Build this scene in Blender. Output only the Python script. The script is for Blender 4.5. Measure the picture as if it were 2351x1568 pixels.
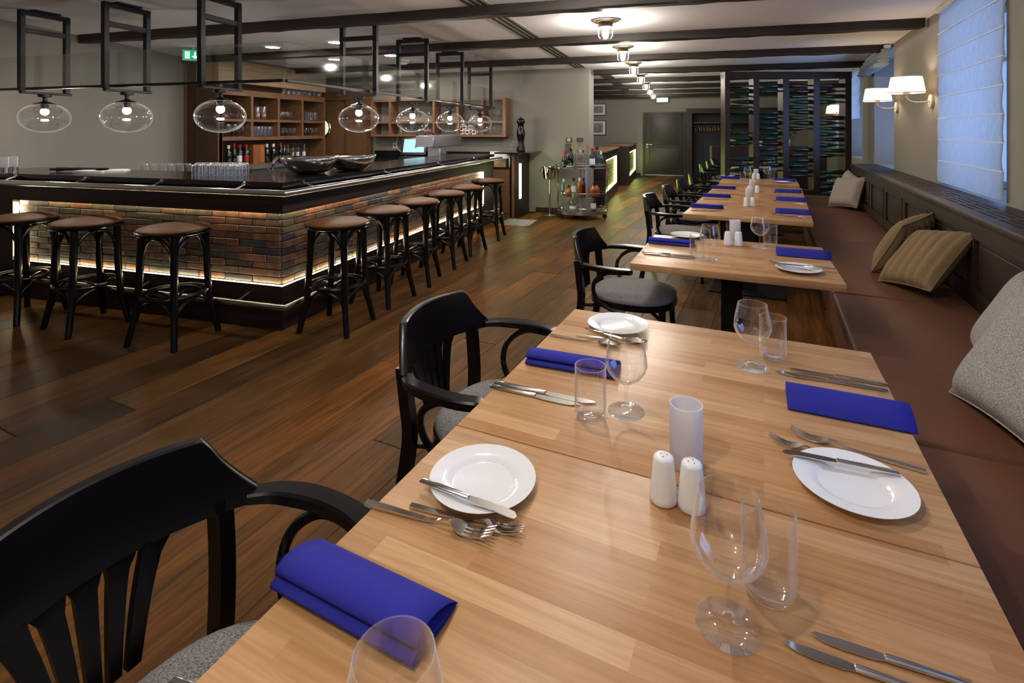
import bpy, bmesh, math, random
from mathutils import Vector, Matrix
random.seed(7)
scene = bpy.context.scene
for o in list(bpy.data.objects):
    bpy.data.objects.remove(o, do_unlink=True)
COL = scene.collection
R = math.radians
# ------------------------------------------------------------------ camera
CAM_H, YAW = 1.5, math.atan(360 / 1210.0)
cam_d = bpy.data.cameras.new('camera')
cam = bpy.data.objects.new('camera', cam_d); COL.objects.link(cam)
cam_d.sensor_width = 36.0
cam_d.lens = 36.0 * 1210 / 2351
cam_d.shift_y = -484 / 2351.0
cam_d.clip_start = 0.02
cam.location = (0, 0, CAM_H)
cam.rotation_euler = (R(90), 0, YAW)
scene.camera = cam
# ------------------------------------------------------------------ world and exposure
world = bpy.data.worlds.new('dusk_sky'); scene.world = world
world.use_nodes = True
wb = world.node_tree.nodes['Background']
wb.inputs[0].default_value = (0.27, 0.46, 0.98, 1); wb.inputs[1].default_value = 4.2
vs = scene.view_settings
vs.view_transform = 'Standard'; vs.look = 'None'; vs.gamma = 1.0; vs.use_curve_mapping = False
vs.exposure = 0.28
cy = scene.cycles
cy.use_denoising = True
cy.transparent_max_bounces = 28
cy.max_bounces = 6
cy.sample_clamp_indirect = 6.0
cy.caustics_reflective = False; cy.caustics_refractive = False
BULB = 960.0      # radiance of the ceiling bulbs
PEND = 260.0      # pendant bulbs
LED = 11.0
SCON = 130.0
DOWN = 200.0
WARM = (1.0, 0.91, 0.80)

# ------------------------------------------------------------------ helpers
CY, SY = math.cos(YAW), math.sin(YAW)
def on(u, v, h=0.0):
    """point of the horizontal plane at height h measured on the photograph"""
    z = 1210 * (CAM_H - h) / (v - 300.0); l = (u - 1175) / 1210.0 * z
    return (l * CY - z * SY, l * SY + z * CY)

class MB:
    def __init__(s): s.v, s.f = [], []
    def add(s, vs, fs, M=None):
        b = len(s.v)
        s.v += [tuple(M @ Vector(p)) if M else tuple(p) for p in vs]
        s.f += [tuple(b + i for i in f) for f in fs]
        return s
    def box(s, x0, x1, y0, y1, z0, z1, M=None):
        vs = [(x0,y0,z0),(x1,y0,z0),(x1,y1,z0),(x0,y1,z0),(x0,y0,z1),(x1,y0,z1),(x1,y1,z1),(x0,y1,z1)]
        return s.add(vs, [(3,2,1,0),(4,5,6,7),(0,1,5,4),(1,2,6,5),(2,3,7,6),(3,0,4,7)], M)
    def rbox(s, x0, x1, y0, y1, z0, z1, r=.004, seg=2, M=None):
        bm = bmesh.new(); bmesh.ops.create_cube(bm, size=1)
        for v in bm.verts:
            v.co = Vector(((x0+x1)/2+v.co.x*(x1-x0), (y0+y1)/2+v.co.y*(y1-y0), (z0+z1)/2+v.co.z*(z1-z0)))
        bmesh.ops.bevel(bm, geom=bm.edges[:], offset=r, segments=seg, affect='EDGES', profile=.5)
        bm.verts.index_update()
        s.add([v.co.copy() for v in bm.verts], [[v.index for v in f.verts] for f in bm.faces], M); bm.free()
        return s
    def prism(s, poly, z0, z1, M=None):
        n = len(poly)
        vs = [(p[0],p[1],z0) for p in poly] + [(p[0],p[1],z1) for p in poly]
        fs = [tuple(range(n-1,-1,-1)), tuple(range(n,2*n))] + [(i,(i+1)%n,n+(i+1)%n,n+i) for i in range(n)]
        return s.add(vs, fs, M)
    def lathe(s, prof, n=24, c=(0,0,0), M=None, axis='z'):
        vs, fs = [], []; m = len(prof)
        for i in range(n):
            a = 2*math.pi*i/n; ca, sa = math.cos(a), math.sin(a)
            for r, z in prof: vs.append((c[0]+r*ca, c[1]+r*sa, c[2]+z))
        for i in range(n):
            j = (i+1) % n
            for k in range(m-1):
                a, b, d, e = i*m+k, j*m+k, j*m+k+1, i*m+k+1
                if prof[k][0] < 1e-6: fs.append((a, d, e))
                elif prof[k+1][0] < 1e-6: fs.append((a, b, e))
                else: fs.append((a, b, d, e))
        return s.add(vs, fs, M)
    def sweep(s, path, sect, closed=False, cap=True, up=(0,0,1), M=None, scale=None):
        """sweep 2d section (a across, b along up) along a path"""
        P = [Vector(p) for p in path]; n = len(P); m = len(sect); vs = []
        U0 = Vector(up)
        for i in range(n):
            if closed: t = P[(i+1)%n]-P[i-1]
            else: t = P[min(i+1,n-1)]-P[max(i-1,0)]
            t.normalize(); a = t.cross(U0)
            if a.length < 1e-4: a = t.cross(Vector((0,1,0)))
            a.normalize(); b = a.cross(t)
            k = scale[i] if scale else 1.0
            for q in sect: vs.append(tuple(P[i]+a*q[0]*k+b*q[1]*k))
        fs = []
        for i in range(n if closed else n-1):
            j = (i+1) % n
            for k in range(m):
                l = (k+1) % m
                fs.append((i*m+k, i*m+l, j*m+l, j*m+k))
        if cap and not closed:
            fs += [tuple(range(m-1,-1,-1)), tuple((n-1)*m+k for k in range(m))]
        return s.add(vs, fs, M)
    def tube(s, path, r, n=8, closed=False, up=(0,0,1), M=None):
        sc = None; rr = r
        if isinstance(r, (list, tuple)): sc = [x/r[0] for x in r]; rr = r[0]
        sec = [(rr*math.cos(2*math.pi*i/n), rr*math.sin(2*math.pi*i/n)) for i in range(n)]
        return s.sweep(path, sec, closed, True, up, M, sc)
    def build(s, name, mat, parent=None, smooth=True, ang=.7):
        me = bpy.data.meshes.new(name); me.from_pydata(s.v, [], s.f)
        me.materials.append(mat)
        bm = bmesh.new(); bm.from_mesh(me); bmesh.ops.recalc_face_normals(bm, faces=bm.faces[:]); bm.to_mesh(me); bm.free()
        if smooth:
            me.shade_smooth(); me.set_sharp_from_angle(angle=ang)
        o = bpy.data.objects.new(name, me); COL.objects.link(o)
        if parent: o.parent = parent
        return o

def bez(pts, n=8):
    """Catmull-Rom through points"""
    P = [Vector(p) for p in pts]; out = []
    for i in range(len(P)-1):
        a = P[max(i-1,0)]; b = P[i]; c = P[i+1]; d = P[min(i+2,len(P)-1)]
        for k in range(n):
            t = k/n
            out.append(.5*((2*b)+(c-a)*t+(2*a-5*b+4*c-d)*t*t+(3*b-a-3*c+d)*t**3))
    out.append(P[-1]); return out
def tag(o, label, cat, group=None):
    o['label'] = label; o['category'] = cat
    if group: o['group'] = group
    elif 'group' in o: del o['group']
    return o
def thing(name, label, cat, loc=(0,0,0), rz=0.0, group=None):
    o = bpy.data.objects.new(name, None); COL.objects.link(o); o.empty_display_size = .05
    o.location = loc; o.rotation_euler = (0,0,rz)
    return tag(o, label, cat, group)
def struct(o): o['kind'] = 'structure'; return o
def copy_tree(o, parent=None):
    c = o.copy(); COL.objects.link(c); c.parent = parent
    for ch in list(o.children): copy_tree(ch, c)
    return c
def dup(root, label, loc, rz=None, group=None):
    c = copy_tree(root); c.location = loc
    if rz is not None: c.rotation_euler = (0,0,rz)
    c['label'] = label
    if group: c['group'] = group
    return c
class Proto:
    """first use returns the built thing itself, later uses copies of it"""
    def __init__(s, make): s.make = make; s.o = None
    def __call__(s, label, loc, rz=0.0, group=None, scale=None):
        if s.o is None:
            s.o = s.make(); o = s.o
        else: o = copy_tree(s.o)
        o.location = loc; o.rotation_euler = (0,0,rz); o['label'] = label
        if group: o['group'] = group
        if scale: o.scale = scale
        return o
ORD = ['first','second','third','fourth','fifth','sixth','seventh','eighth','ninth','tenth','eleventh','twelfth','thirteenth','fourteenth','fifteenth','sixteenth','seventeenth']

# ------------------------------------------------------------------ materials
def nt(name):
    m = bpy.data.materials.new(name); m.use_nodes = True
    t = m.node_tree; return m, t, t.nodes['Principled BSDF']
def N(t, kind, **kw):
    n = t.nodes.new(kind)
    for k, v in kw.items(): setattr(n, k, v)
    return n
def L(t, a, b): t.links.new(a, b)
def mat(name, col, rough=.5, metal=0.0, var=.12, scale=18, bump=0.0, coat=0.0, spec=.5):
    m, t, b = nt(name)
    b.inputs['Roughness'].default_value = rough; b.inputs['Metallic'].default_value = metal
    b.inputs['Coat Weight'].default_value = coat; b.inputs['Specular IOR Level'].default_value = spec
    b.inputs['Coat Roughness'].default_value = .12
    tc = N(t, 'ShaderNodeTexCoord'); no = N(t, 'ShaderNodeTexNoise'); no.inputs['Scale'].default_value = scale; no.inputs['Detail'].default_value = 4
    L(t, tc.outputs['Object'], no.inputs['Vector'])
    mx = N(t, 'ShaderNodeMix', data_type='RGBA'); mx.inputs[6].default_value = (*[c*(1-var) for c in col],1); mx.inputs[7].default_value = (*[min(1,c*(1+var)) for c in col],1)
    L(t, no.outputs['Fac'], mx.inputs[0]); L(t, mx.outputs[2], b.inputs['Base Color'])
    if bump:
        bp = N(t, 'ShaderNodeBump'); bp.inputs['Strength'].default_value = bump; bp.inputs['Distance'].default_value = .01
        L(t, no.outputs['Fac'], bp.inputs['Height']); L(t, bp.outputs[0], b.inputs['Normal'])
    return m
def wood(name, dark, light, rough=.4, stretch=(3,40,40), coat=0.0, spec=.5, bump=.05):
    m, t, b = nt(name)
    b.inputs['Roughness'].default_value = rough; b.inputs['Coat Weight'].default_value = coat; b.inputs['Specular IOR Level'].default_value = spec
    tc = N(t, 'ShaderNodeTexCoord'); mp = N(t, 'ShaderNodeMapping'); mp.inputs['Scale'].default_value = stretch
    no = N(t, 'ShaderNodeTexNoise'); no.inputs['Scale'].default_value = 1.0; no.inputs['Detail'].default_value = 6; no.inputs['Distortion'].default_value = .4
    oi = N(t, 'ShaderNodeObjectInfo'); ad = N(t, 'ShaderNodeVectorMath', operation='ADD')
    L(t, tc.outputs['Object'], mp.inputs[0]); L(t, mp.outputs[0], ad.inputs[0]); L(t, oi.outputs['Random'], ad.inputs[1]); L(t, ad.outputs[0], no.inputs['Vector'])
    cr = N(t, 'ShaderNodeValToRGB'); cr.color_ramp.elements[0].position = .3; cr.color_ramp.elements[1].position = .7
    cr.color_ramp.elements[0].color = (*dark,1); cr.color_ramp.elements[1].color = (*light,1)
    L(t, no.outputs['Fac'], cr.inputs[0]); L(t, cr.outputs[0], b.inputs['Base Color'])
    bp = N(t, 'ShaderNodeBump'); bp.inputs['Strength'].default_value = bump; bp.inputs['Distance'].default_value = .004
    L(t, no.outputs['Fac'], bp.inputs['Height']); L(t, bp.outputs[0], b.inputs['Normal'])
    return m
def glass(name, tint=(.985,.99,.99), edge=.95, base=.05, rim_glint=.0, refr=.0):
    """clear glass: part of the light passes straight through, part is refracted, grazing views mirror"""
    m = bpy.data.materials.new(name); m.use_nodes = True; t = m.node_tree; t.nodes.clear()
    out = N(t, 'ShaderNodeOutputMaterial'); tr = N(t, 'ShaderNodeBsdfTransparent'); gl = N(t, 'ShaderNodeBsdfGlossy')
    tr.inputs[0].default_value = (*tint,1); gl.inputs['Roughness'].default_value = .035; gl.inputs[0].default_value = (1,1,1,1)
    body = tr.outputs[0]
    if refr:
        rf = N(t, 'ShaderNodeBsdfGlass'); rf.inputs['IOR'].default_value = 1.5; rf.inputs['Roughness'].default_value = .0; rf.inputs[0].default_value = (1,1,1,1)
        mr = N(t, 'ShaderNodeMixShader'); mr.inputs[0].default_value = refr; L(t, body, mr.inputs[1]); L(t, rf.outputs[0], mr.inputs[2]); body = mr.outputs[0]
    lw = N(t, 'ShaderNodeLayerWeight'); pw = N(t, 'ShaderNodeMath', operation='POWER'); pw.inputs[1].default_value = 3.2
    ma = N(t, 'ShaderNodeMath', operation='MULTIPLY_ADD'); ma.inputs[1].default_value = edge-base; ma.inputs[2].default_value = base
    mx = N(t, 'ShaderNodeMixShader')
    L(t, lw.outputs['Facing'], pw.inputs[0]); L(t, pw.outputs[0], ma.inputs[0]); L(t, ma.outputs[0], mx.inputs[0])
    L(t, body, mx.inputs[1]); L(t, gl.outputs[0], mx.inputs[2])
    res = mx.outputs[0]
    if rim_glint:  # bright rim highlights painted in as white diffuse at grazing angles
        df = N(t, 'ShaderNodeBsdfDiffuse'); df.inputs[0].default_value = (.85,.88,.92,1)
        p2 = N(t, 'ShaderNodeMath', operation='POWER'); p2.inputs[1].default_value = 5.5; m2 = N(t, 'ShaderNodeMath', operation='MULTIPLY'); m2.inputs[1].default_value = rim_glint
        mz = N(t, 'ShaderNodeMixShader'); L(t, lw.outputs['Facing'], p2.inputs[0]); L(t, p2.outputs[0], m2.inputs[0]); L(t, m2.outputs[0], mz.inputs[0])
        L(t, res, mz.inputs[1]); L(t, df.outputs[0], mz.inputs[2]); res = mz.outputs[0]
    L(t, res, out.inputs[0])
    return m
def emit(name, col, s):
    m = bpy.data.materials.new(name); m.use_nodes = True; t = m.node_tree; t.nodes.clear()
    out = N(t, 'ShaderNodeOutputMaterial'); e = N(t, 'ShaderNodeEmission'); e.inputs[0].default_value = (*col,1); e.inputs[1].default_value = s
    L(t, e.outputs[0], out.inputs[0]); return m
def translucent(name, col, amount=.6, weave=0):
    m = bpy.data.materials.new(name); m.use_nodes = True; t = m.node_tree; t.nodes.clear()
    out = N(t, 'ShaderNodeOutputMaterial'); d = N(t, 'ShaderNodeBsdfDiffuse'); tl = N(t, 'ShaderNodeBsdfTranslucent'); mx = N(t, 'ShaderNodeMixShader')
    d.inputs[0].default_value = tl.inputs[0].default_value = (*col,1); mx.inputs[0].default_value = amount
    if weave:
        tc = N(t, 'ShaderNodeTexCoord'); mp = N(t,'ShaderNodeMapping'); mp.inputs['Scale'].default_value = (weave*3,weave*3,weave*.4); no = N(t, 'ShaderNodeTexNoise'); no.inputs['Scale'].default_value = 1; no.inputs['Detail'].default_value = 5
        cr = N(t, 'ShaderNodeValToRGB'); cr.color_ramp.elements[0].position=.3; cr.color_ramp.elements[1].position=.75; cr.color_ramp.elements[0].color = (*[c*.78 for c in col],1); cr.color_ramp.elements[1].color = (*col,1)
        L(t, tc.outputs['Object'], mp.inputs[0]); L(t, mp.outputs[0], no.inputs['Vector']); L(t, no.outputs['Fac'], cr.inputs[0]); L(t, cr.outputs[0], d.inputs[0]); L(t, cr.outputs[0], tl.inputs[0])
    L(t, d.outputs[0], mx.inputs[1]); L(t, tl.outputs[0], mx.inputs[2]); L(t, mx.outputs[0], out.inputs[0]); return m
def tweed(name, a, b_, sc=220, spot=None):
    m, t, b = nt(name); b.inputs['Roughness'].default_value = .9; b.inputs['Specular IOR Level'].default_value = .15
    tc = N(t, 'ShaderNodeTexCoord'); mp = N(t, 'ShaderNodeMapping'); mp.inputs['Scale'].default_value = (sc, sc*.35, sc)
    no = N(t, 'ShaderNodeTexNoise'); no.inputs['Scale'].default_value = 1.0; no.inputs['Detail'].default_value = 2
    mp2 = N(t, 'ShaderNodeMapping'); mp2.inputs['Scale'].default_value = (sc*.25, sc*1.2, sc*1.2)
    n2 = N(t, 'ShaderNodeTexNoise'); n2.inputs['Scale'].default_value = 1.0
    L(t, tc.outputs['Object'], mp.inputs[0]); L(t, mp.outputs[0], no.inputs['Vector']); L(t, tc.outputs['Object'], mp2.inputs[0]); L(t, mp2.outputs[0], n2.inputs['Vector'])
    ad = N(t, 'ShaderNodeMath', operation='ADD'); L(t, no.outputs['Fac'], ad.inputs[0]); L(t, n2.outputs['Fac'], ad.inputs[1])
    cr = N(t, 'ShaderNodeValToRGB'); e = cr.color_ramp.elements; e[0].position=.38; e[1].position=.62
    e[0].color = (*a,1); e[1].color = (*b_,1)
    mu = N(t, 'ShaderNodeMath', operation='MULTIPLY'); mu.inputs[1].default_value = .5; L(t, ad.outputs[0], mu.inputs[0]); L(t, mu.outputs[0], cr.inputs[0])
    L(t, cr.outputs[0], b.inputs['Base Color'])
    bp = N(t, 'ShaderNodeBump'); bp.inputs['Strength'].default_value = .4; bp.inputs['Distance'].default_value = .003
    L(t, mu.outputs[0], bp.inputs['Height']); L(t, bp.outputs[0], b.inputs['Normal'])
    return m

M_WALL = mat('taupe_plaster', (.255,.238,.205), .85, var=.05, scale=3, spec=.2)
M_CEIL = mat('ceiling_paint', (.90,.885,.88), .9, var=.03, scale=2, spec=.15)
M_BEAM = wood('old_beam_wood', (.006,.004,.003), (.026,.015,.010), .6, (2,30,30), bump=.6)
M_DARK = wood('dark_stained_wood', (.016,.008,.006), (.036,.019,.014), .42, (30,30,3), spec=.35)
M_DARKH = wood('dark_stained_boards', (.012,.007,.006), (.026,.015,.012), .4, (3,3,30), spec=.35)
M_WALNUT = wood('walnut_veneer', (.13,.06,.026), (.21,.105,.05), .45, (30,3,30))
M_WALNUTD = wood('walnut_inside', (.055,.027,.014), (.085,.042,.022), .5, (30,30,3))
M_LIGHTWOOD = wood('pale_oak_veneer', (.30,.20,.11), (.42,.29,.17), .5, (3,3,30))
M_BLACK = mat('black_lacquered_wood', (.004,.0035,.0045), .26, var=.2, coat=.08, spec=.32)
M_METAL = mat('black_steel', (.010,.010,.012), .35, .3)
M_STONE = mat('black_polished_stone', (.009,.009,.009), .13, var=.3, scale=120)
M_STEEL = mat('brushed_steel', (.62,.62,.62), .22, 1.0, .05)
M_CHROME = mat('polished_chrome', (.80,.80,.80), .07, 1.0, .02)
M_STEELD = mat('matt_steel_sheet', (.42,.43,.46), .38, 1.0, .05)
M_CUT = mat('cutlery_steel', (.72,.70,.68), .12, 1.0, .02)
M_LEATHER = mat('brown_leather', (.150,.058,.018), .55, var=.2, scale=9, bump=.1, spec=.25)
M_BENCH = mat('bench_leather', (.118,.049,.027), .55, var=.12, scale=4, bump=.05, spec=.22)
M_PORC = mat('white_porcelain', (.83,.84,.86), .12, var=.01, coat=.4)
M_NAP = mat('blue_paper_napkin', (.022,.024,.255), .85, var=.06, scale=90, spec=.15)
M_WHITE = mat('white_plastic', (.72,.72,.70), .5, var=.02)
M_PAPER = mat('white_paper', (.75,.75,.75), .8, var=.02)
M_BLACKP = mat('black_plastic', (.01,.01,.011), .4)
M_SLOT = mat('slot_black', (.004,.004,.004), .8)
M_TWEED = tweed('grey_tweed', (.06,.055,.055), (.32,.31,.315), 520)
M_CUSHG = tweed('grey_melange_weave', (.10,.09,.085), (.50,.47,.45), 420)
M_CUSHL = tweed('light_grey_weave', (.20,.17,.14), (.42,.37,.32), 360)
M_CUSHT = tweed('tan_ribbed_cloth', (.14,.095,.05), (.27,.19,.10), 480)
M_GLASS = glass('clear_glass', (.99,.993,.995), .95, .055, .6)
M_WPANE = glass('window_glass')
M_GLOBE = glass('globe_glass', (.99,.99,.985), .85, .07, .12)
M_PANE = glass('canopy_glass', (.90,.925,.92), .7, .07)
M_FROST = translucent('frosted_glass', (.88,.87,.90), .5)
M_SHADE = translucent('linen_shade', (.85,.76,.66), .55)
M_BLIND = translucent('white_linen_blind', (.50,.54,.56), .5, 30)
M_BULB = emit('bulb_light', WARM, BULB)
M_PBULB = emit('pendant_bulb_light', (1,.88,.76), PEND)
M_LED = emit('led_strip_light', (1.0,.80,.48), LED*3.2)
M_LEDG = emit('led_strip_light_cool', (.82,1.0,.26), LED*3.0)
M_LEDP = emit('pillar_light', (.86,1.0,.42), LED*1.6)
M_DOWN = emit('downlight_glow', (1,.93,.85), DOWN)
M_SBULB = emit('sconce_bulb_light', (1,.76,.52), SCON)
M_BRASS = mat('aged_nickel', (.55,.45,.34), .3, 1.0)
M_BEIGE = mat('beige_metal', (.55,.48,.40), .4, .2)
M_GOLD = mat('gold_foil', (.65,.42,.10), .3, .8)
M_RED = mat('red_foil', (.35,.02,.02), .35)
M_GREENG = mat('green_bottle_glass', (.004,.028,.012), .16, var=.3, scale=6)
M_BROWNG = mat('brown_bottle_glass', (.035,.007,.004), .16, var=.3, scale=6)
M_TEALG = mat('teal_bottle_glass', (.003,.026,.024), .16, var=.3, scale=6)
M_DARKG = mat('dark_bottle_glass', (.006,.010,.006), .08, var=.1, coat=.5)
M_OLIVEG = glass('olive_bottle_glass', (.10,.12,.02), .8, .08)
M_AMBERL = mat('amber_spirit', (.26,.075,.012), .12, var=.1, coat=.5)
M_DKAMBER = mat('dark_amber_spirit', (.06,.012,.005), .12, var=.1, coat=.5)
M_CLEARL = glass('pale_blue_bottle', (.72,.86,.90), .8, .1)
M_CLEARW = glass('clear_bottle', (.86,.88,.88), .8, .1)
M_GREY = mat('grey_panel', (.06,.065,.065), .4, .3)
M_PLANT = mat('dark_leaf', (.008,.018,.007), .6, var=.4)
M_POT = mat('cream_pot', (.5,.45,.35), .7)
M_DOOR = wood('dark_olive_door_paint', (.022,.021,.017), (.030,.029,.023), .5, (3,30,30))
M_MORTAR = mat('mortar', (.20,.185,.165), .9, var=.2, scale=60, bump=.3)

def oak(name, ang):
    m, t, b = nt(name); b.inputs['Roughness'].default_value = .38; b.inputs['Specular IOR Level'].default_value = .30
    g = N(t, 'ShaderNodeNewGeometry'); mp = N(t, 'ShaderNodeMapping'); mp.inputs['Rotation'].default_value = (0,0,ang)
    L(t, g.outputs['Position'], mp.inputs[0])
    br = N(t, 'ShaderNodeTexBrick'); br.offset = .37; br.offset_frequency = 2; br.inputs['Scale'].default_value = 1.0
    br.inputs['Brick Width'].default_value = .46; br.inputs['Row Height'].default_value = .052; br.inputs['Mortar Size'].default_value = 0.0; br.inputs['Bias'].default_value = 0.0
    br.inputs['Color1'].default_value = (0,0,0,1); br.inputs['Color2'].default_value = (1,1,1,1)
    L(t, mp.outputs[0], br.inputs['Vector'])
    m2 = N(t, 'ShaderNodeMapping'); m2.inputs['Scale'].default_value = (3.5, 75, 30); L(t, mp.outputs[0], m2.inputs[0])
    ad = N(t, 'ShaderNodeVectorMath', operation='MULTIPLY_ADD'); ad.inputs[1].default_value = (9,9,9); L(t, br.outputs['Color'], ad.inputs[0]); L(t, m2.outputs[0], ad.inputs[2])
    no = N(t, 'ShaderNodeTexNoise'); no.inputs['Scale'].default_value = 1.0; no.inputs['Detail'].default_value = 7; no.inputs['Distortion'].default_value = .6; no.inputs['Roughness'].default_value = .6
    L(t, ad.outputs[0], no.inputs['Vector'])
    c1 = N(t, 'ShaderNodeValToRGB'); c1.color_ramp.elements[0].color = (.40,.205,.085,1); c1.color_ramp.elements[1].color = (.56,.345,.175,1)
    L(t, br.outputs['Color'], c1.inputs[0])
    c2 = N(t, 'ShaderNodeValToRGB'); c2.color_ramp.elements[0].position = .3; c2.color_ramp.elements[1].position = .62; c2.color_ramp.elements[0].color = (.74,.66,.58,1); c2.color_ramp.elements[1].color = (1,1,1,1)
    L(t, no.outputs['Fac'], c2.inputs[0])
    mu = N(t, 'ShaderNodeMix', data_type='RGBA', blend_type='MULTIPLY'); mu.inputs[0].default_value = 1
    L(t, c1.outputs[0], mu.inputs[6]); L(t, c2.outputs[0], mu.inputs[7]); L(t, mu.outputs[2], b.inputs['Base Color'])
    return m
T_ANG = R(9.0)
M_OAK = oak('oiled_oak_staves', T_ANG)

def plank_mat():
    m, t, b = nt('smoked_oak_plank'); b.inputs['Specular IOR Level'].default_value = .10
    g = N(t, 'ShaderNodeNewGeometry'); mp = N(t, 'ShaderNodeMapping'); mp.inputs['Rotation'].default_value = (0,0,R(9.5))
    L(t, g.outputs['Position'], mp.inputs[0])
    oi = N(t, 'ShaderNodeObjectInfo')
    ad = N(t, 'ShaderNodeVectorMath', operation='MULTIPLY_ADD'); ad.inputs[0].default_value = (37,91,13)
    L(t, oi.outputs['Random'], ad.inputs[1]); L(t, mp.outputs[0], ad.inputs[2])
    m2 = N(t, 'ShaderNodeMapping'); m2.inputs['Scale'].default_value = (26, 1.6, 1); L(t, ad.outputs[0], m2.inputs[0])
    no = N(t, 'ShaderNodeTexNoise'); no.inputs['Scale'].default_value = 1.0; no.inputs['Detail'].default_value = 8; no.inputs['Distortion'].default_value = 1.3; no.inputs['Roughness'].default_value = .62
    L(t, m2.outputs[0], no.inputs['Vector'])
    m3 = N(t, 'ShaderNodeMapping'); m3.inputs['Scale'].default_value = (4, .9, 1); L(t, ad.outputs[0], m3.inputs[0])
    n2 = N(t, 'ShaderNodeTexNoise'); n2.inputs['Scale'].default_value = 1.0; n2.inputs['Detail'].default_value = 3; L(t, m3.outputs[0], n2.inputs['Vector'])
    cr = N(t, 'ShaderNodeValToRGB'); e = cr.color_ramp.elements
    e[0].position = 0; e[0].color = (.054,.027,.012,1); e[1].position = 1; e[1].color = (.235,.097,.026,1)
    for p, c in ((.25,(.098,.046,.018)), (.5,(.135,.060,.020)), (.72,(.090,.055,.021)), (.86,(.19,.080,.023))):
        x = e.new(p); x.color = (*c,1)
    L(t, oi.outputs['Random'], cr.inputs[0])
    c2 = N(t, 'ShaderNodeValToRGB'); c2.color_ramp.elements[0].position = .28; c2.color_ramp.elements[1].position = .70; c2.color_ramp.elements[0].color = (.36,.34,.32,1); c2.color_ramp.elements[1].color = (1.4,1.32,1.2,1)
    L(t, no.outputs['Fac'], c2.inputs[0])
    c3 = N(t, 'ShaderNodeValToRGB'); c3.color_ramp.elements[0].position = .35; c3.color_ramp.elements[1].position = .7; c3.color_ramp.elements[0].color = (.6,.66,.66,1); c3.color_ramp.elements[1].color = (1.3,1.2,1.0,1)
    L(t, n2.outputs['Fac'], c3.inputs[0])
    mu = N(t, 'ShaderNodeMix', data_type='RGBA', blend_type='MULTIPLY'); mu.inputs[0].default_value = 1
    mv = N(t, 'ShaderNodeMix', data_type='RGBA', blend_type='MULTIPLY'); mv.inputs[0].default_value = 1
    L(t, cr.outputs[0], mu.inputs[6]); L(t, c2.outputs[0], mu.inputs[7]); L(t, mu.outputs[2], mv.inputs[6]); L(t, c3.outputs[0], mv.inputs[7]); L(t, mv.outputs[2], b.inputs['Base Color'])
    ro = N(t, 'ShaderNodeMapRange'); ro.inputs[3].default_value = .38; ro.inputs[4].default_value = .58; L(t, no.outputs['Fac'], ro.inputs[0]); L(t, ro.outputs[0], b.inputs['Roughness'])
    bp = N(t, 'ShaderNodeBump'); bp.inputs['Strength'].default_value = .25; bp.inputs['Distance'].default_value = .004; L(t, no.outputs['Fac'], bp.inputs['Height']); L(t, bp.outputs[0], b.inputs['Normal'])
    return m
M_PLANK = plank_mat()
def brick_mat():
    m, t, b = nt('glazed_clinker_brick'); b.inputs['Roughness'].default_value = .42
    oi = N(t, 'ShaderNodeObjectInfo'); cr = N(t, 'ShaderNodeValToRGB'); e = cr.color_ramp.elements; cr.color_ramp.interpolation = 'CONSTANT'
    e[0].position = 0; e[0].color = (.135,.062,.036,1); e[1].position = .3; e[1].color = (.055,.052,.050,1)
    for p, c in ((.46,(.17,.088,.055)), (.62,(.085,.075,.052)), (.78,(.042,.044,.055)), (.9,(.12,.085,.058))):
        x = e.new(p); x.color = (*c,1)
    L(t, oi.outputs['Random'], cr.inputs[0])
    g = N(t, 'ShaderNodeNewGeometry'); no = N(t, 'ShaderNodeTexNoise'); no.inputs['Scale'].default_value = 16; no.inputs['Detail'].default_value = 5; L(t, g.outputs['Position'], no.inputs['Vector'])
    c2 = N(t, 'ShaderNodeValToRGB'); c2.color_ramp.elements[0].position = .3; c2.color_ramp.elements[1].position = .7; c2.color_ramp.elements[0].color = (.55,.55,.58,1); c2.color_ramp.elements[1].color = (1.35,1.25,1.15,1); L(t, no.outputs['Fac'], c2.inputs[0])
    mu = N(t, 'ShaderNodeMix', data_type='RGBA', blend_type='MULTIPLY'); mu.inputs[0].default_value = 1; L(t, cr.outputs[0], mu.inputs[6]); L(t, c2.outputs[0], mu.inputs[7]); L(t, mu.outputs[2], b.inputs['Base Color'])
    bp = N(t, 'ShaderNodeBump'); bp.inputs['Strength'].default_value = .5; bp.inputs['Distance'].default_value = .006; L(t, no.outputs['Fac'], bp.inputs['Height']); L(t, bp.outputs[0], b.inputs['Normal'])
    return m
M_BRICK = brick_mat()

# ------------------------------------------------------------------ the room
CEIL = 2.63
WROT = R(-9.7); W0 = (2.40, 5.68)
MW = Matrix.Translation((W0[0], W0[1], 0)) @ Matrix.Rotation(WROT, 4, 'Z')    # local x = into the wall, y = along it
def wallpt(x, s, z=0.0): return MW @ Vector((x, s, z))
fl = MB().prism([(-9,-3.2),(1.2,-3.2),(6.5,20),(-5,20),(-9,10)], -.10, -.016).build('floor', M_SLOT, smooth=False); struct(fl)
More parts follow.
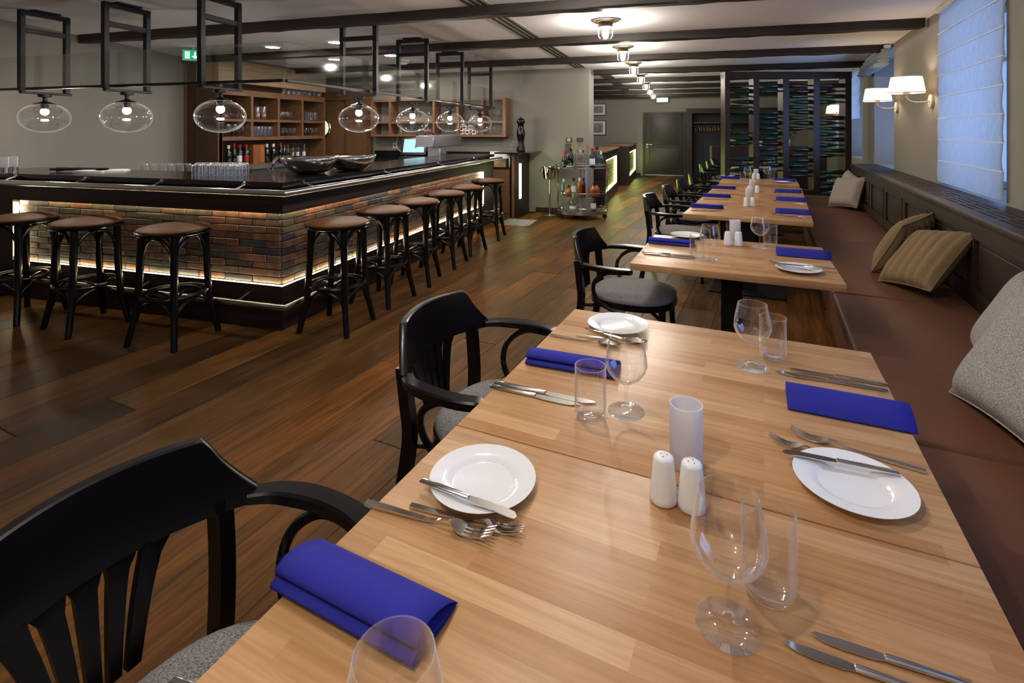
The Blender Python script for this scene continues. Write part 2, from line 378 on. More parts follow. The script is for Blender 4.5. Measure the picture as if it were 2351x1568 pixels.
# floor boards, each its own piece
pl_me = MB().rbox(-.1325,.1325,-.5,.5,-.016,0,.0022,1).build('plank', M_PLANK, fl, smooth=False)
def vis(x, y):
    z = -x*SY+y*CY; l = x*CY+y*SY
    if z < .25: return False
    u = 1175+1210*l/z; v = 300+1210*1.5/z
    return -260 < u < 2620 and v < 1950
PD = R(9.5); pdx, pdy = math.sin(PD), math.cos(PD); first = True; npl = 0
for i in range(-32, 14):
    w = i*.266; t = -1.6-random.random()*2.2
    while t < 18.2:
        ln = 2.1+random.random()*1.3
        c = (w*pdy+(t+ln/2)*pdx, -w*pdx+(t+ln/2)*pdy)
        ends = [(w*pdy+q*pdx, -w*pdx+q*pdy) for q in (t, t+ln*.25, t+ln*.5, t+ln*.75, t+ln)]
        wx = W0[0]+(c[1]-W0[1])*.171
        ok = any(vis(*e) for e in ends) and c[0] < wx-.75 and c[0] > -6.2-.24*max(0,c[1]-3) and c[1] < 18.0
        if ok and c[1] > 3.6 and c[0] < -3.0: ok = False          # under the bar
        if ok and c[1] > 10.2 and c[0] < -1.9: ok = False
        if ok and npl < 300:
            p = pl_me if first else pl_me.copy()
            if not first: COL.objects.link(p)
            first = False; npl += 1
            p.location = (c[0], c[1], random.uniform(-.0012,.0)); p.rotation_euler = (random.uniform(-.0006,.0006),0,-PD); p.scale = (1, ln-.004, 1)
        t += ln
ce = MB().prism([(-9,-3.2),(1.6,-3.2),(6.5,20),(-5,20),(-9,10)], CEIL, CEIL+.1).build('ceiling', M_CEIL, smooth=False); struct(ce)
# left wall, wall behind the camera, grey bar wall, hall walls
struct(MB().prism([(-4.83,-3),(-7.95,9.5),(-8.2,9.5),(-5.1,-3)], 0, CEIL).build('wall_left', M_WALL, smooth=False))
struct(MB().box(-5.1, 1.35, -3.2, -3.0, 0, CEIL).build('wall_front', M_WALL, smooth=False))
gw = struct(MB().box(-8.2, -1.37, 9.45, 10.05, 0, CEIL).build('wall_bar', M_WALL, smooth=False))
struct(MB().box(-2.35, -1.37, 9.43, 9.449, 0, .09).box(-1.369, -1.35, 9.43, 10.05, 0, .09).build('baseboard_bar', M_DARK, smooth=False))
struct(MB().box(-4.2, -4.0, 10.06, 18.09, 0, CEIL).build('wall_hall', M_WALL, smooth=False))
fw = MB().box(-4.2, .72, 18.1, 18.3, 0, CEIL).box(.72, 3.3, 18.1, 18.3, 2.06, CEIL).box(3.3, 6.3, 18.1, 18.3, 0, CEIL)
struct(fw.build('wall_far', M_WALL, smooth=False))
struct(MB().box(-4.0, -.9, 18.08, 18.099, 0, .09).build('baseboard_far', M_DARK, smooth=False))
NICHE = [(-5.0,-3.5), (-1.37,.12), (2.27,3.72), (4.94,6.4), (7.7,9.2)]
w = MB(); s0 = -9.2
for a, b in NICHE + [(13.0, 13.0)]:
    w.box(0, .5, s0, a, 0, CEIL, MW); s0 = b
for a, b in NICHE: w.box(0, .5, a, b, 0, 1.0, MW)
for a, b in NICHE: w.box(.0, .5, a, b, 2.58, CEIL, MW)
struct(w.build('wall_right', M_WALL, smooth=False))
M_WFRAME = mat('window_frame_white', (.6,.62,.65), .5)
for i, (a, b) in enumerate(NICHE):
    z0, z1 = 1.0, 2.58; m = MB()
    m.box(.40,.46,a,b,z0,z0+.06,MW).box(.40,.46,a,b,z1-.06,z1,MW).box(.40,.46,a,a+.06,z0+.06,z1-.06,MW).box(.40,.46,b-.06,b,z0+.06,z1-.06,MW)
    c = (a+b)/2; m.box(.405,.455,c-.03,c+.03,z0+.06,z1-.06,MW).box(.405,.455,a+.06,b-.06,2.1,2.14,MW)
    fr = struct(m.build('window_%d' % (i+1), M_WFRAME, smooth=False))
    for q0, q1 in ((a+.06,c-.03),(c+.03,b-.06)):
        for r0, r1 in ((z0+.06,2.1),(2.14,z1-.06)):
            MB().box(.428,.434,q0,q1,r0,r1,MW).build('pane', M_WPANE, fr, smooth=False)
# ceiling beams
def beam(y, x0, x1, n):
    m = MB(); secs = []; rng = random.Random(n); k = int((x1-x0)/.16)
    vs, fs = [], []
    for i in range(k+1):
        x = x0+(x1-x0)*i/k; j = lambda a=.008: rng.uniform(-a,a)
        yy = y-.02*(x-x0)/8
        vs += [(x,yy-.062+j(),CEIL-.0005),(x,yy-.058+j(),CEIL-.085+j()),(x,yy-.045+j(),CEIL-.095+j(.006)),(x,yy+.05+j(),CEIL-.095+j(.006)),(x,yy+.062+j(),CEIL-.083+j()),(x,yy+.065+j(),CEIL-.0005)]
    for i in range(k):
        for q in range(6):
            r = (q+1) % 6; fs.append((i*6+q, i*6+r, (i+1)*6+r, (i+1)*6+q))
    fs += [tuple(range(5,-1,-1)), tuple(k*6+q for q in range(6))]
    o = m.add(vs, fs).build('trim_%d' % n, M_BEAM, ang=.4); struct(o)
    return o
for k in range(-3, 8):
    y = 4.55+1.77*k
    xl = -6.45-.25*(y-3.64) if y < 9.4 else (-1.36 if y < 10.06 else -3.98)
    xr = W0[0]+(y-W0[1])*.171-.05
    beam(y, xl+.02, xr, k+4)
# slot diffusers in the ceiling
for i, (a, b) in enumerate([(1.1,2.7),(2.86,4.46),(4.63,6.22),(6.41,7.98),(8.18,9.42),(10.1,11.5),(11.74,13.3),(13.5,15.1)]):
    xc = -1.64+.024*((a+b)/2-4.3)
    if i == 5: xc = -1.22
    if i > 5: xc = -1.2+.02*(i-5)
    o = thing('air_vent', 'black slotted air diffuser in the ceiling, %s of its row from the camera' % ORD[i], 'vent', (xc,(a+b)/2,CEIL), R(-1.4), 'slot diffusers in the ceiling')
    h = (b-a)/2
    MB().box(-.115,.115,-h,h,-.006,-.001).build('frame', M_BEIGE, o, smooth=False)
    for q in range(3): MB().box(-.085+q*.065,-.085+q*.065+.035,-h+.01,h-.01,-.009,-.005).build('slot', M_SLOT, o, smooth=False)
# doors
d1 = thing('door_1', '', 'door', (-.8,18.1,0)); del d1['label']; del d1['category']; struct(d1)
dl = MB().rbox(.03,1.27,-.05,-.012,.012,2.08,.003).build('door_leaf', M_DOOR, d1)
for z0, z1 in ((.2,.92),(1.04,1.95)):
    MB().rbox(.2,1.12,-.058,-.045,z0,z1,.006).build('door_panel', M_DOOR, dl)
    m = MB()
    for x0,x1,a,b in ((.18,1.14,z0-.025,z0),(.18,1.14,z1,z1+.025),(.18,.2,z0,z1),(1.12,1.14,z0,z1)): m.box(x0,x1,-.062,-.045,a,b)
    m.build('door_moulding', M_DARK, dl, smooth=False)
MB().box(-.03,.03,-.07,-.001,0,2.12).box(1.27,1.33,-.07,-.001,0,2.12).box(.03,1.27,-.07,-.001,2.08,2.12).build('door_frame', M_DARK, d1, smooth=False)
h = MB().tube([(.11,-.05,1.04),(.11,-.10,1.04),(.26,-.10,1.04)], .011).lathe([(0,0),(.028,0),(.028,.01),(0,.01)],12,M=Matrix.Translation((.11,-.055,1.04))@Matrix.Rotation(R(90),4,'X')); h.build('door_handle', M_STEEL, dl)
MB().lathe([(0,0),(.022,0),(.022,.01),(0,.01)],12,M=Matrix.Translation((.11,-.055,.96))@Matrix.Rotation(R(90),4,'X')).build('lock_rose', M_STEEL, dl)
MB().box(.04,1.26,-.056,-.05,.02,.05).build('kick_strip', M_STEEL, dl, smooth=False)
d2 = thing('door_2', '', 'door', (-7.35,9.45,0)); del d2['label']; del d2['category']; struct(d2)
MB().rbox(0,1.02,-.05,-.005,.012,2.12,.003).build('door_leaf', M_WALNUT, d2)
MB().box(1.02,1.6,-.09,-.005,0,2.2).build('door_post', M_WALNUT, d2, smooth=False)
MB().box(-.1,1.6,-.1,-.09,2.12,2.3).box(-.1,1.6,-.09,-.005,2.2,2.3).build('door_header', M_WALNUT, d2, smooth=False)
MP = Matrix.Translation((.43,-.05,1.56)) @ Matrix.Rotation(R(90),4,'X')
MB().lathe([(.175,0),(.20,.0),(.215,.02),(.20,.035),(.175,.03),(.175,0)],32,M=MP).build('porthole_ring', M_STEEL, d2)
MB().lathe([(0,.004),(.175,.004),(.175,.008),(0,.008)],32,M=MP).build('porthole_glass', emit('lit_kitchen_pane',(1,.95,.75),.75), d2)
# wood panelling left of the bottle shelf
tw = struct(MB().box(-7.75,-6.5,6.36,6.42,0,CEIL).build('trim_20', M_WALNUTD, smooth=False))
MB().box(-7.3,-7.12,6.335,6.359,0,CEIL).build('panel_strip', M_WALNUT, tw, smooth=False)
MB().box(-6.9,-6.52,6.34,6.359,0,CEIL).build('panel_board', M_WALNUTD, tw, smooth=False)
# coat niche in the far wall
tn = struct(MB().box(.6,3.5,18.7,18.8,-.05,2.3).box(.6,.72,18.301,18.7,-.05,2.3).box(3.3,3.5,18.301,18.7,-.05,2.3).box(.72,3.3,18.301,18.7,2.06,2.3).build('wall_niche', mat('navy_panel',(.018,.017,.024),.6), smooth=False))
tf = MB().box(.54,.72,18.0,18.099,0,2.06).box(.54,3.5,18.0,18.099,2.06,2.22).box(3.32,3.5,18.0,18.099,0,2.06).build('trim_21', M_DARK, smooth=False); struct(tf)
rod = thing('coat_rail', 'metal coat rail with hat shelf in the dark cloakroom niche', 'rail', (2.0,18.4,0))
MB().tube([(-1.25,0,1.66),(1.27,0,1.66)], .014, 8, up=(0,0,1)).build('rod', M_STEEL, rod)
MB().rbox(-1.25,1.27,-.2,.25,1.74,1.765,.003).build('hat_shelf', M_GREY, rod)
def mk_hanger():
    o = thing('coat_hanger', '', 'hanger', group='wooden hangers on the coat rail')
    MB().tube(bez([(0,-.24,-.16),(0,-.15,-.10),(0,0,-.055),(0,.15,-.10),(0,.24,-.16)],4), .014, 6, up=(1,0,0)).build('arm', mat('hanger_beech',(.45,.25,.12),.4), o)
    MB().tube(bez([(0,0,-.05),(0,0,-.01),(0,.016,.012),(0,0,.022),(0,-.016,.012)],4), .003, 5, up=(1,0,0)).build('hook', M_STEEL, o)
    return o
hanger = Proto(mk_hanger)
for i in range(13):
    hanger('wooden coat hanger, %s from the door on the coat rail' % ORD[i], (.86+i*.085+random.uniform(-.01,.01), 18.4, 1.66), R(random.uniform(-8,8)))

# ------------------------------------------------------------------ lamps
def sphere_prof(r, n=8, z=0): return [(r*math.sin(math.pi*i/n), z-r*math.cos(math.pi*i/n)) for i in range(n+1)]
def mk_jar():
    o = thing('ceiling_lamp', '', 'lamp', group='jar lamps along the ceiling')
    MB().lathe([(0,0),(.145,0),(.145,-.012),(.125,-.014),(.12,-.022),(.10,-.024),(.095,-.034),(0,-.034)],28).build('ceiling_rose', M_BRASS, o)
    MB().lathe([(0,-.034),(.072,-.034),(.074,-.045),(.070,-.05),(.074,-.058),(.070,-.066),(.068,-.075),(0,-.075)],24).build('collar', M_BRASS, o)
    MB().lathe([(.066,-.07),(.074,-.085),(.075,-.12),(.073,-.125),(.075,-.13),(.074,-.165),(.06,-.188),(.03,-.195),(0,-.196)],28).build('glass_jar', M_GLOBE, o)
    MB().lathe(sphere_prof(.034,8,-.125),14).build('bulb', M_BULB, o)
    return o
jar = Proto(mk_jar)
for k in range(-4, 7):
    y = 5.43+1.77*k; x = -.62+.03*(y-5.4)/1.77
    pos = ('above the near tables, %s behind the camera' % ORD[abs(k)-4] if y < 0 else '')
    nm = ['ceiling jar lamp over the spot behind the camera','ceiling jar lamp above the nearest edge of the near table','ceiling jar lamp above the middle of the near tables','ceiling jar lamp before the nearest beam, cut by the top of the picture','largest ceiling jar lamp in full view','ceiling jar lamp second largest in full view','ceiling jar lamp third in full view','ceiling jar lamp fourth in full view','ceiling jar lamp fifth in full view','ceiling jar lamp sixth in full view','ceiling jar lamp farthest down the hall'][k+4]
    jar(nm, (x, y, CEIL-.0005))
def mk_down():
    o = thing('downlight', '', 'downlight', group='recessed downlights over the bar')
    MB().lathe([(.085,-.002),(.115,-.002),(.118,-.008),(.108,-.012),(.085,-.006)],28).build('rim', M_WHITE, o)
    MB().lathe([(0,-.003),(.086,-.003),(.086,-.005),(0,-.005)],28).build('lens', M_DOWN, o)
    return o
down = Proto(mk_down)
for i, (x, y) in enumerate([(-5.13,5.9),(-4.08,5.81),(-5.07,7.19),(-4.0,7.05),(-4.94,8.5),(-4.0,8.5)]):
    down('round ceiling downlight in the %s row over the bar, %s one' % (ORD[i//2], 'left' if i % 2 == 0 else 'right'), (x, y, CEIL-.0005))
sd = thing('smoke_detector', 'white round smoke detector on the ceiling over the bar', 'detector', (-4.1,7.62,CEIL))
MB().lathe([(0,0),(.1,0),(.1,-.02),(.085,-.03),(.085,-.035),(.09,-.04),(.07,-.06),(.03,-.07),(0,-.07)],24).build('body', M_WHITE, sd)
MB().lathe([(.088,-.03),(.088,-.036)],24).build('grille', M_SLOT, sd)
# sconces on the window wall
def mk_sconce():
    o = thing('wall_lamp', '', 'lamp', group='shaded wall lamps on the window wall')
    RX = Matrix.Rotation(R(-90),4,'Y')
    MB().lathe([(0,.001),(.07,.001),(.072,.012),(.066,.024),(0,.026)],28,M=RX).build('wall_plate', M_BEIGE, o)
    MB().tube(bez([(-.02,0,0),(-.10,0,-.012),(-.17,0,0),(-.205,0,.035),(-.21,0,.075)],6), .0075, 8, up=(0,1,0)).build('arm', M_BEIGE, o)
    MB().lathe([(0,.07),(.03,.07),(.03,.105),(.02,.11),(0,.11)],16,(-.21,0,0)).build('socket', M_BEIGE, o)
    ls = MB().lathe([(.155,.085),(.128,.245)],36,(-.21,0,0)).build('lamp_shade', M_SHADE, o)
    MB().lathe([(.157,.083),(.157,.091),(.153,.091),(.153,.083),(.157,.083)],36,(-.21,0,0)).lathe([(.130,.240),(.130,.248),(.126,.248),(.126,.240),(.130,.240)],36,(-.21,0,0)).build('shade_rim', M_PAPER, ls)
    MB().lathe(sphere_prof(.032,8,.155),12,(-.21,0,0)).build('bulb', M_SBULB, o)
    return o
sconce = Proto(mk_sconce)
for lab, s in (('shaded wall lamp nearest the drawn blind', .44), ('shaded wall lamp beside the blue window recess', 2.05), ('shaded wall lamp seen through the bottle rack, left one', 8.6-1.3), ('shaded wall lamp seen through the bottle rack, right one', 6.75)):
    p = wallpt(0, s, 1.79); sconce(lab, p, WROT)
# hanging steel frames with glass globes above the bar
def mk_pend():
    o = thing('pendant_lamp', '', 'lamp', group='globe pendants in steel frames over the bar')
    t = .0225; a = .19; z0, z1 = 1.865, CEIL-.014
    for y in (-a, a): MB().rbox(-t,t,y-t,y+t,z0,z1,.003,1).build('frame_leg', M_METAL, o)
    for z in (z1-t, 2.43): MB().rbox(-t*.9,t*.9,-a+t,a-t,z-t,z+t-.001,.003,1).build('frame_bar', M_METAL, o)
    MB().rbox(-t*.9,t*.9,-a-.01,a+.04,z0-.022,z0,.003,1).build('lamp_bar', M_METAL, o)
    MB().rbox(-.05,.05,-.11,.11,z1,CEIL-.0005,.002,1).build('ceiling_plate', M_METAL, o)
    MB().lathe([(0,z1-.045),(.012,z1-.045),(.014,z1-.033),(0,z1-.033)],10).build('fixing_bolt', M_METAL, o)
    MB().lathe([(0,z0-.022),(.052,z0-.022),(.052,z0-.045),(.018,z0-.05),(.016,z0-.082),(.03,z0-.09),(.085,z0-.108),(.088,z0-.114),(.03,z0-.112),(.026,z0-.16),(0,z0-.16)],24).build('socket', M_METAL, o)
    c = z0-.105-.139; prof = []
    for i in range(21):
        th = R(27)+(math.pi-R(27))*i/20
        prof.append((.197*abs(math.sin(th))**.94, c+.139*math.cos(th)*1.0))
    prof[-1] = (0, prof[-1][1])
    MB().lathe(prof, 48).build('glass_globe', M_GLOBE, o, ang=1.5)
    MB().lathe(sphere_prof(.033,8,z0-.185),14).build('bulb', M_PBULB, o)
    return o
pend = Proto(mk_pend)
for i, x in enumerate((-5.71,-4.665,-3.615)): pend('globe pendant in a steel frame, %s from the left over the bar front' % ORD[i], (x,3.55,0), 0)
for i, y in enumerate((4.66,5.82,6.97,8.22)): pend('globe pendant in a steel frame over the bar wing, %s from the bar corner' % ORD[i], (-3.0,y,0), R(90))
# glass panels between the frames
def panel(lab, x0, y0, x1, y1):
    L_ = math.hypot(x1-x0, y1-y0); o = thing('glass_screen', lab, 'glass panel', (x0,y0,0), math.atan2(y1-y0,x1-x0), 'glass screens hung over the bar')
    MB().box(0,L_,-.005,.005,1.905,2.195).build('pane', M_PANE, o, smooth=False)
    MB().rbox(0,L_,-.014,.014,1.88,1.904,.003,1).build('rail', M_METAL, o)
    return o
panel('long clear glass screen hung over the bar front', -6.32,3.43,-2.88,3.43)
panel('long clear glass screen hung over the bar wing', -2.87,3.45,-2.87,8.6)
# ------------------------------------------------------------------ bar
bar = thing('bar_counter', 'L-shaped bar with lit brick front, steel rails and black stone top', 'bar', (-2.78,3.30,0))
def bb(mb): return mb
BX0, BY1 = -3.6, 4.95           # ends of the two wings, relative to the corner
MB().prism([(BX0,0),(0,0),(0,BY1),(-.12,BY1),(-.12,.12),(BX0,.12)],0,.328).build('plinth', M_DARKH, bar, smooth=False)
for z in (.14,.235):
    MB().prism([(BX0,-.004),(.004,-.004),(.004,BY1),(0,BY1),(0,0),(BX0,0)],z,z+.006).build('plinth_bead', M_DARK, bar, smooth=False)
MB().prism([(BX0,.055),(-.055,.055),(-.055,BY1),(-.12,BY1),(-.12,.12),(BX0,.12)],.328,.876).build('brick_backing', M_MORTAR, bar, smooth=False)
f0 = MB().prism([(BX0,-.015),(.015,-.015),(.015,BY1),(-.12,BY1),(-.12,.12),(BX0,.12)],.93,1.035)
f0.prism([(BX0,-.015),(.015,-.015),(.015,BY1),(-.012,BY1),(-.012,.012),(BX0,.012)],.876,.93)
f0.build('fascia', M_DARKH, bar, smooth=False)
for z in (.90,.985): MB().prism([(BX0,-.02),(.02,-.02),(.02,BY1),(.015,BY1),(.015,-.015),(BX0,-.015)],z,z+.006).build('fascia_bead', M_DARK, bar, smooth=False)
# end posts that close the brick recess
MB().box(-3.6,-2.94,0,.055,.328,.876).build('end_panel', M_DARKH, bar, smooth=False)
MB().box(-.055,0,4.5,4.95,.328,.876).build('end_panel', M_DARKH, bar, smooth=False)
MB().box(-.85,-.12,4.86,4.95,0,1.035).build('end_panel', M_DARKH, bar, smooth=False)
# bricks
bh, bl = .0545, .262
bv = [MB().rbox(-bl/2+.004,bl/2-.004,-.012-k*.003,.02,-bh/2+.003,bh/2-.003,.003,1).build('brick', M_BRICK, bar) for k in range(2)]
bs = MB().rbox(-bl/4+.004,bl/4-.004,-.014,.02,-bh/2+.003,bh/2-.003,.003,1).build('brick', M_BRICK, bar)
used = {}
def put_brick(src, x, y, z, rz):
    if src.name not in used: used[src.name] = 1; b = src
    else: b = src.copy(); COL.objects.link(b)
    b.location = (x,y,z); b.rotation_euler = (random.uniform(-.012,.012),0,rz+random.uniform(-.006,.006)); b.parent = bar
for row in range(10):
    z = .33+bh/2+row*bh; off = 0 if row % 2 == 0 else bl/2
    x = -.045
    if off: put_brick(bs, x-bl/4, .045, z, 0); x -= bl/2
    while x-bl > -2.95: put_brick(bv[random.randint(0,1)], x-bl/2, .045, z, 0); x -= bl
    y = .045
    if not off: put_brick(bs, -.045, y+bl/4, z, R(90)); y += bl/2
    while y+bl < 4.52: put_brick(bv[random.randint(0,1)], -.045, y+bl/2, z, R(90)); y += bl
# light strips tucked behind the fascia and on the plinth
for z0, z1, y0, y1 in ((.885,.893,.013,.024), (.3283,.3325,.010,.017)):
    MB().box(-2.93,-y0,y0,y1,z0,z1).build('led_strip', M_LED, bar, smooth=False)
    MB().box(-y1,-y0,y1+.002,4.48,z0,z1).build('led_strip', M_LED, bar, smooth=False)
MB().box(-2.935,-2.90,.004,.022,.36,.85).build('led_end_strip', M_LED, bar, smooth=False)
MB().box(-.022,-.004,4.44,4.49,.36,.85).build('led_end_strip', M_LED, bar, smooth=False)
# stone top
ct = MB()
ct.prism([(BX0,-.015),(.015,-.015),(.015,BY1+.02),(-.70,BY1+.02),(-.70,.64),(BX0,.64)],1.072,1.112)
ct.build('stone_top', M_STONE, bar, smooth=False)
MB().prism([(BX0,.06),(-.06,.06),(-.06,BY1),(-.12,BY1),(-.12,.12),(BX0,.12)],1.035,1.072).build('shadow_gap', M_SLOT, bar, smooth=False)
MB().prism([(BX0,.60),(-.66,.60),(-.66,BY1),(-.70,BY1),(-.70,.64),(BX0,.64)],.0,1.072).build('back_panel', M_DARKH, bar, smooth=False)
# rails: a square-shouldered tube round the counter and a foot rail
def rail(nm, r, z, off): MB().tube([(BX0,-off,z),(off-.0005,-off,z),(off,-off+.0005,z),(off,BY1+.05,z)], r, 12).build(nm, M_STEEL, bar)
def rail2(nm, r, z, off):
    m = MB(); n = 14; c = [(r*math.cos(2*math.pi*i/n), r*math.sin(2*math.pi*i/n)) for i in range(n)]
    vs = [(BX0,-off+a,z+b) for a,b in c]+[(off-a,-off+a,z+b) for a,b in c]+[(off-a,BY1+.05,z+b) for a,b in c]
    fs = [(k*n+i,k*n+(i+1)%n,(k+1)*n+(i+1)%n,(k+1)*n+i) for k in range(2) for i in range(n)]
    fs += [tuple(range(n)), tuple(2*n+i for i in range(n))]
    return m.add(vs, fs).build(nm, M_STEEL, bar, ang=1.0)
hr = rail2('hand_rail', .024, 1.045, .125)
fr_ = rail2('foot_rail', .022, .225, .13)
for x in (-3.5,-2.86,-2.0,-1.15,-.33):
    MB().tube([(x,-.012,1.092),(x+.0,-.125,1.052)], .009, 8, up=(1,0,0)).lathe([(0,0),(.018,0),(.018,.012),(0,.012)],12,M=Matrix.Translation((x,-.015,1.092))@Matrix.Rotation(R(90),4,'X')).build('bracket', M_CHROME, hr)
for y in (.22,1.45,2.75,4.0):
    MB().tube([(.012,y,1.092),(.125,y,1.052)], .009, 8).lathe([(0,0),(.018,0),(.018,.012),(0,.012)],12,M=Matrix.Translation((.015,y,1.092))@Matrix.Rotation(R(90),4,'Y')).build('bracket', M_CHROME, hr)
for x in (-3.3,-2.3,-1.3,-.3):
    MB().tube([(x,0,.265),(x,-.13,.225)], .010, 8, up=(1,0,0)).build('bracket', M_CHROME, fr_)
for y in (.45,1.6,2.8,4.0):
    MB().tube([(0,y,.265),(.13,y,.225)], .010, 8).build('bracket', M_CHROME, fr_)
# steel worktop on the bartender's side
wt = thing('steel_worktop', 'lower stainless steel worktop on the bartender side of the bar', 'worktop', (-2.78,3.30,0))
MB().prism([(-3.6,.645),(-.705,.645),(-.705,4.85),(-1.35,4.85),(-1.35,1.30),(-3.6,1.30)],.985,1.02).build('top', M_STEELD, wt, smooth=False)
MB().prism([(-3.55,.70),(-.76,.70),(-.76,4.8),(-1.3,4.8),(-1.3,1.25),(-3.55,1.25)],.0,.985).build('carcass', M_GREY, wt, smooth=False)
MB().box(-1.5,-1.0,.80,1.15,1.0202,1.0215).build('sink_basin', M_SLOT, wt, smooth=False)

# ------------------------------------------------------------------ bar stools
def mk_stool():
    o = thing('bar_stool', '', 'stool', group='bentwood bar stools along the bar')
    MB().lathe([(0,.765),(.228,.765),(.240,.775),(.241,.788),(.232,.795),(.0,.795)],40).build('seat_rim', M_BLACK, o)
    MB().lathe([(.231,.79),(.229,.803),(.21,.812),(.15,.822),(.08,.828),(0,.83)],40).build('cushion', M_LEATHER, o)
    for i in range(4):
        a = R(45+90*i); c, s = math.cos(a), math.sin(a)
        pts = [(.195*c,.195*s,.77),(.20*c,.20*s,.60),(.21*c,.21*s,.40),(.225*c,.225*s,.24),(.255*c,.255*s,.10),(.28*c,.28*s,.0)]
        p = bez(pts,4); MB().tube(p, [.0265-.006*k/(len(p)-1) for k in range(len(p))], 10).build('leg', M_BLACK, o)
    for i in range(4):
        a0, a1 = R(45+90*i), R(135+90*i); am = (a0+a1)/2
        def pt(a, r, z): return (r*math.cos(a), r*math.sin(a), z)
        q = [pt(a0,.192,.56), pt(a0+.12,.185,.66), pt(am-.35,.17,.735), pt(am,.165,.752), pt(am+.35,.17,.735), pt(a1-.12,.185,.66), pt(a1,.192,.56)]
        MB().tube(bez(q,5), .0125, 8).build('brace', M_BLACK, o)
        q = [pt(a0,.22,.17), pt(a0+.2,.20,.265), pt(am,.185,.315), pt(a1-.2,.20,.265), pt(a1,.22,.17)]
        MB().tube(bez(q,4), .0095, 8).build('lower_brace', M_BLACK, o)
    ring = [(.205*math.cos(2*math.pi*k/36), .205*math.sin(2*math.pi*k/36), .335) for k in range(36)]
    MB().tube(ring, .0125, 8, True).build('foot_ring', M_BLACK, o)
    ring = [(.165*math.cos(2*math.pi*k/36), .165*math.sin(2*math.pi*k/36), .333) for k in range(36)]
    MB().tube(ring, .009, 8, True).build('inner_ring', M_BLACK, o)
    return o
stool = Proto(mk_stool)
for i, (x, y) in enumerate([(-5.02,2.96),(-4.30,2.96),(-3.42,2.95)]):
    stool('brown-seated bentwood bar stool at the bar front, %s from the left' % ORD[i], (x,y,0), R([8,-12,4][i]))
for i, (x, y) in enumerate([(-2.44,3.50),(-2.43,4.16),(-2.42,4.76),(-2.42,5.46),(-2.43,6.10),(-2.44,7.02)]):
    stool('brown-seated bentwood bar stool along the bar wing, %s from the corner' % ORD[i], (x,y,0), R([3,-6,10,2,-8,5][i]))

# ------------------------------------------------------------------ glassware, bottles and small ware
def mk(name, cat, build, group=None):
    def f():
        o = thing(name, '', cat, group=group); build(o); return o
    return Proto(f)
def solid_prof(outer, inner): return outer + inner[::-1]
def b_wine(o):
    MB().lathe([(0,0),(.048,0),(.049,.0015),(.03,.004),(.010,.009),(.005,.016),(.0042,.045),(.0046,.066),(.010,.074)],28).build('stem', M_GLASS, o, ang=1.2)
    bw = MB().lathe([(.008,.073),(.022,.080),(.038,.092),(.050,.108),(.0555,.124),(.054,.145),(.049,.172),(.043,.200),(.0422,.200),(.048,.172),(.053,.145),(.0545,.124),(.049,.109),(.037,.094),(.02,.083),(0,.079)],32).build('bowl', M_GLASS, o, ang=1.2)
    MB().lathe([(.0419,.1996),(.0433,.1996),(.0433,.2008),(.0419,.2008),(.0419,.1996)],32).build('rim', M_GLASS, bw)
def b_tumbler(o):
    bw = MB().lathe([(0,0),(.028,0),(.035,.004),(.0395,.014),(.041,.03),(.041,.134),(.0398,.134),(.0395,.03),(.037,.017),(.03,.0105),(0,.009)],32).build('body', M_GLASS, o, ang=1.2)
    MB().lathe([(.0396,.1335),(.0412,.1335),(.0412,.1348),(.0396,.1348),(.0396,.1335)],32).build('rim', M_GLASS, bw)
def b_shaker(o):
    bw = MB().lathe([(0,0),(.0255,0),(.028,.003),(.0275,.012),(.0205,.085),(.0185,.0895),(.012,.091),(0,.0912)],24).build('body', M_PORC, o, ang=1.0)
    for a in range(3): MB().lathe([(0,.0912),(.0012,.0912),(.0012,.0917),(0,.0917)],6,(.007*math.cos(a*2.1),.007*math.sin(a*2.1),0)).build('hole', M_SLOT, bw)
def b_candle(o):
    MB().lathe([(0,0),(.034,0),(.0355,.002),(.0355,.138),(.0335,.138),(.0335,.006),(0,.006)],28).build('tube', M_FROST, o, ang=1.0)
def b_plate(o):
    MB().lathe([(0,.002),(.05,.0),(.062,.003),(.085,.010),(.112,.0175),(.1125,.019),(.088,.0150),(.072,.0125),(.067,.0072),(.062,.0056),(0,.0052)],48).build('dish', M_PORC, o, ang=1.0)
def b_goblet(o):
    MB().lathe([(0,0),(.036,0),(.037,.002),(.008,.008),(.0055,.04),(.012,.055),(.034,.07),(.041,.09),(.040,.12),(.034,.15),(.033,.15),(.038,.12),(.039,.09),(.032,.072),(0,.06)],20).build('body', M_GLASS, o, ang=1.2)
def b_high(o):
    MB().lathe([(0,0),(.036,0),(.038,.01),(.040,.17),(.038,.17),(.036,.02),(0,.018)],20).build('body', M_GLASS, o, ang=1.2)
def b_beer(o):
    MB().lathe([(0,0),(.036,0),(.038,.01),(.034,.05),(.044,.22),(.042,.22),(.032,.06),(.034,.025),(0,.02)],20).build('body', M_GLASS, o, ang=1.2)
    MB().lathe([(.0352,.055),(.0378,.10)],20).build('printed_badge', mat('badge_print',(.5,.25,.25),.5), o)
def b_mug(o):
    MB().lathe([(0,0),(.040,0),(.042,.004),(.042,.085),(.039,.085),(.038,.008),(0,.006)],24).build('body', M_PORC, o, ang=1.0)
    MB().tube(bez([(.04,.0,.07),(.062,0,.066),(.068,0,.045),(.060,0,.022),(.04,0,.018)],5), .006, 8, up=(0,1,0)).build('handle', M_PORC, o)
    MB().lathe([(0,0),(.026,0),(.026,.0015),(0,.0015)],20,M=Matrix.Translation((0,-.0425,.043))@Matrix.Rotation(R(90),4,'X')).build('printed_mark', mat('dark_red_mark',(.13,.012,.015),.5), o)
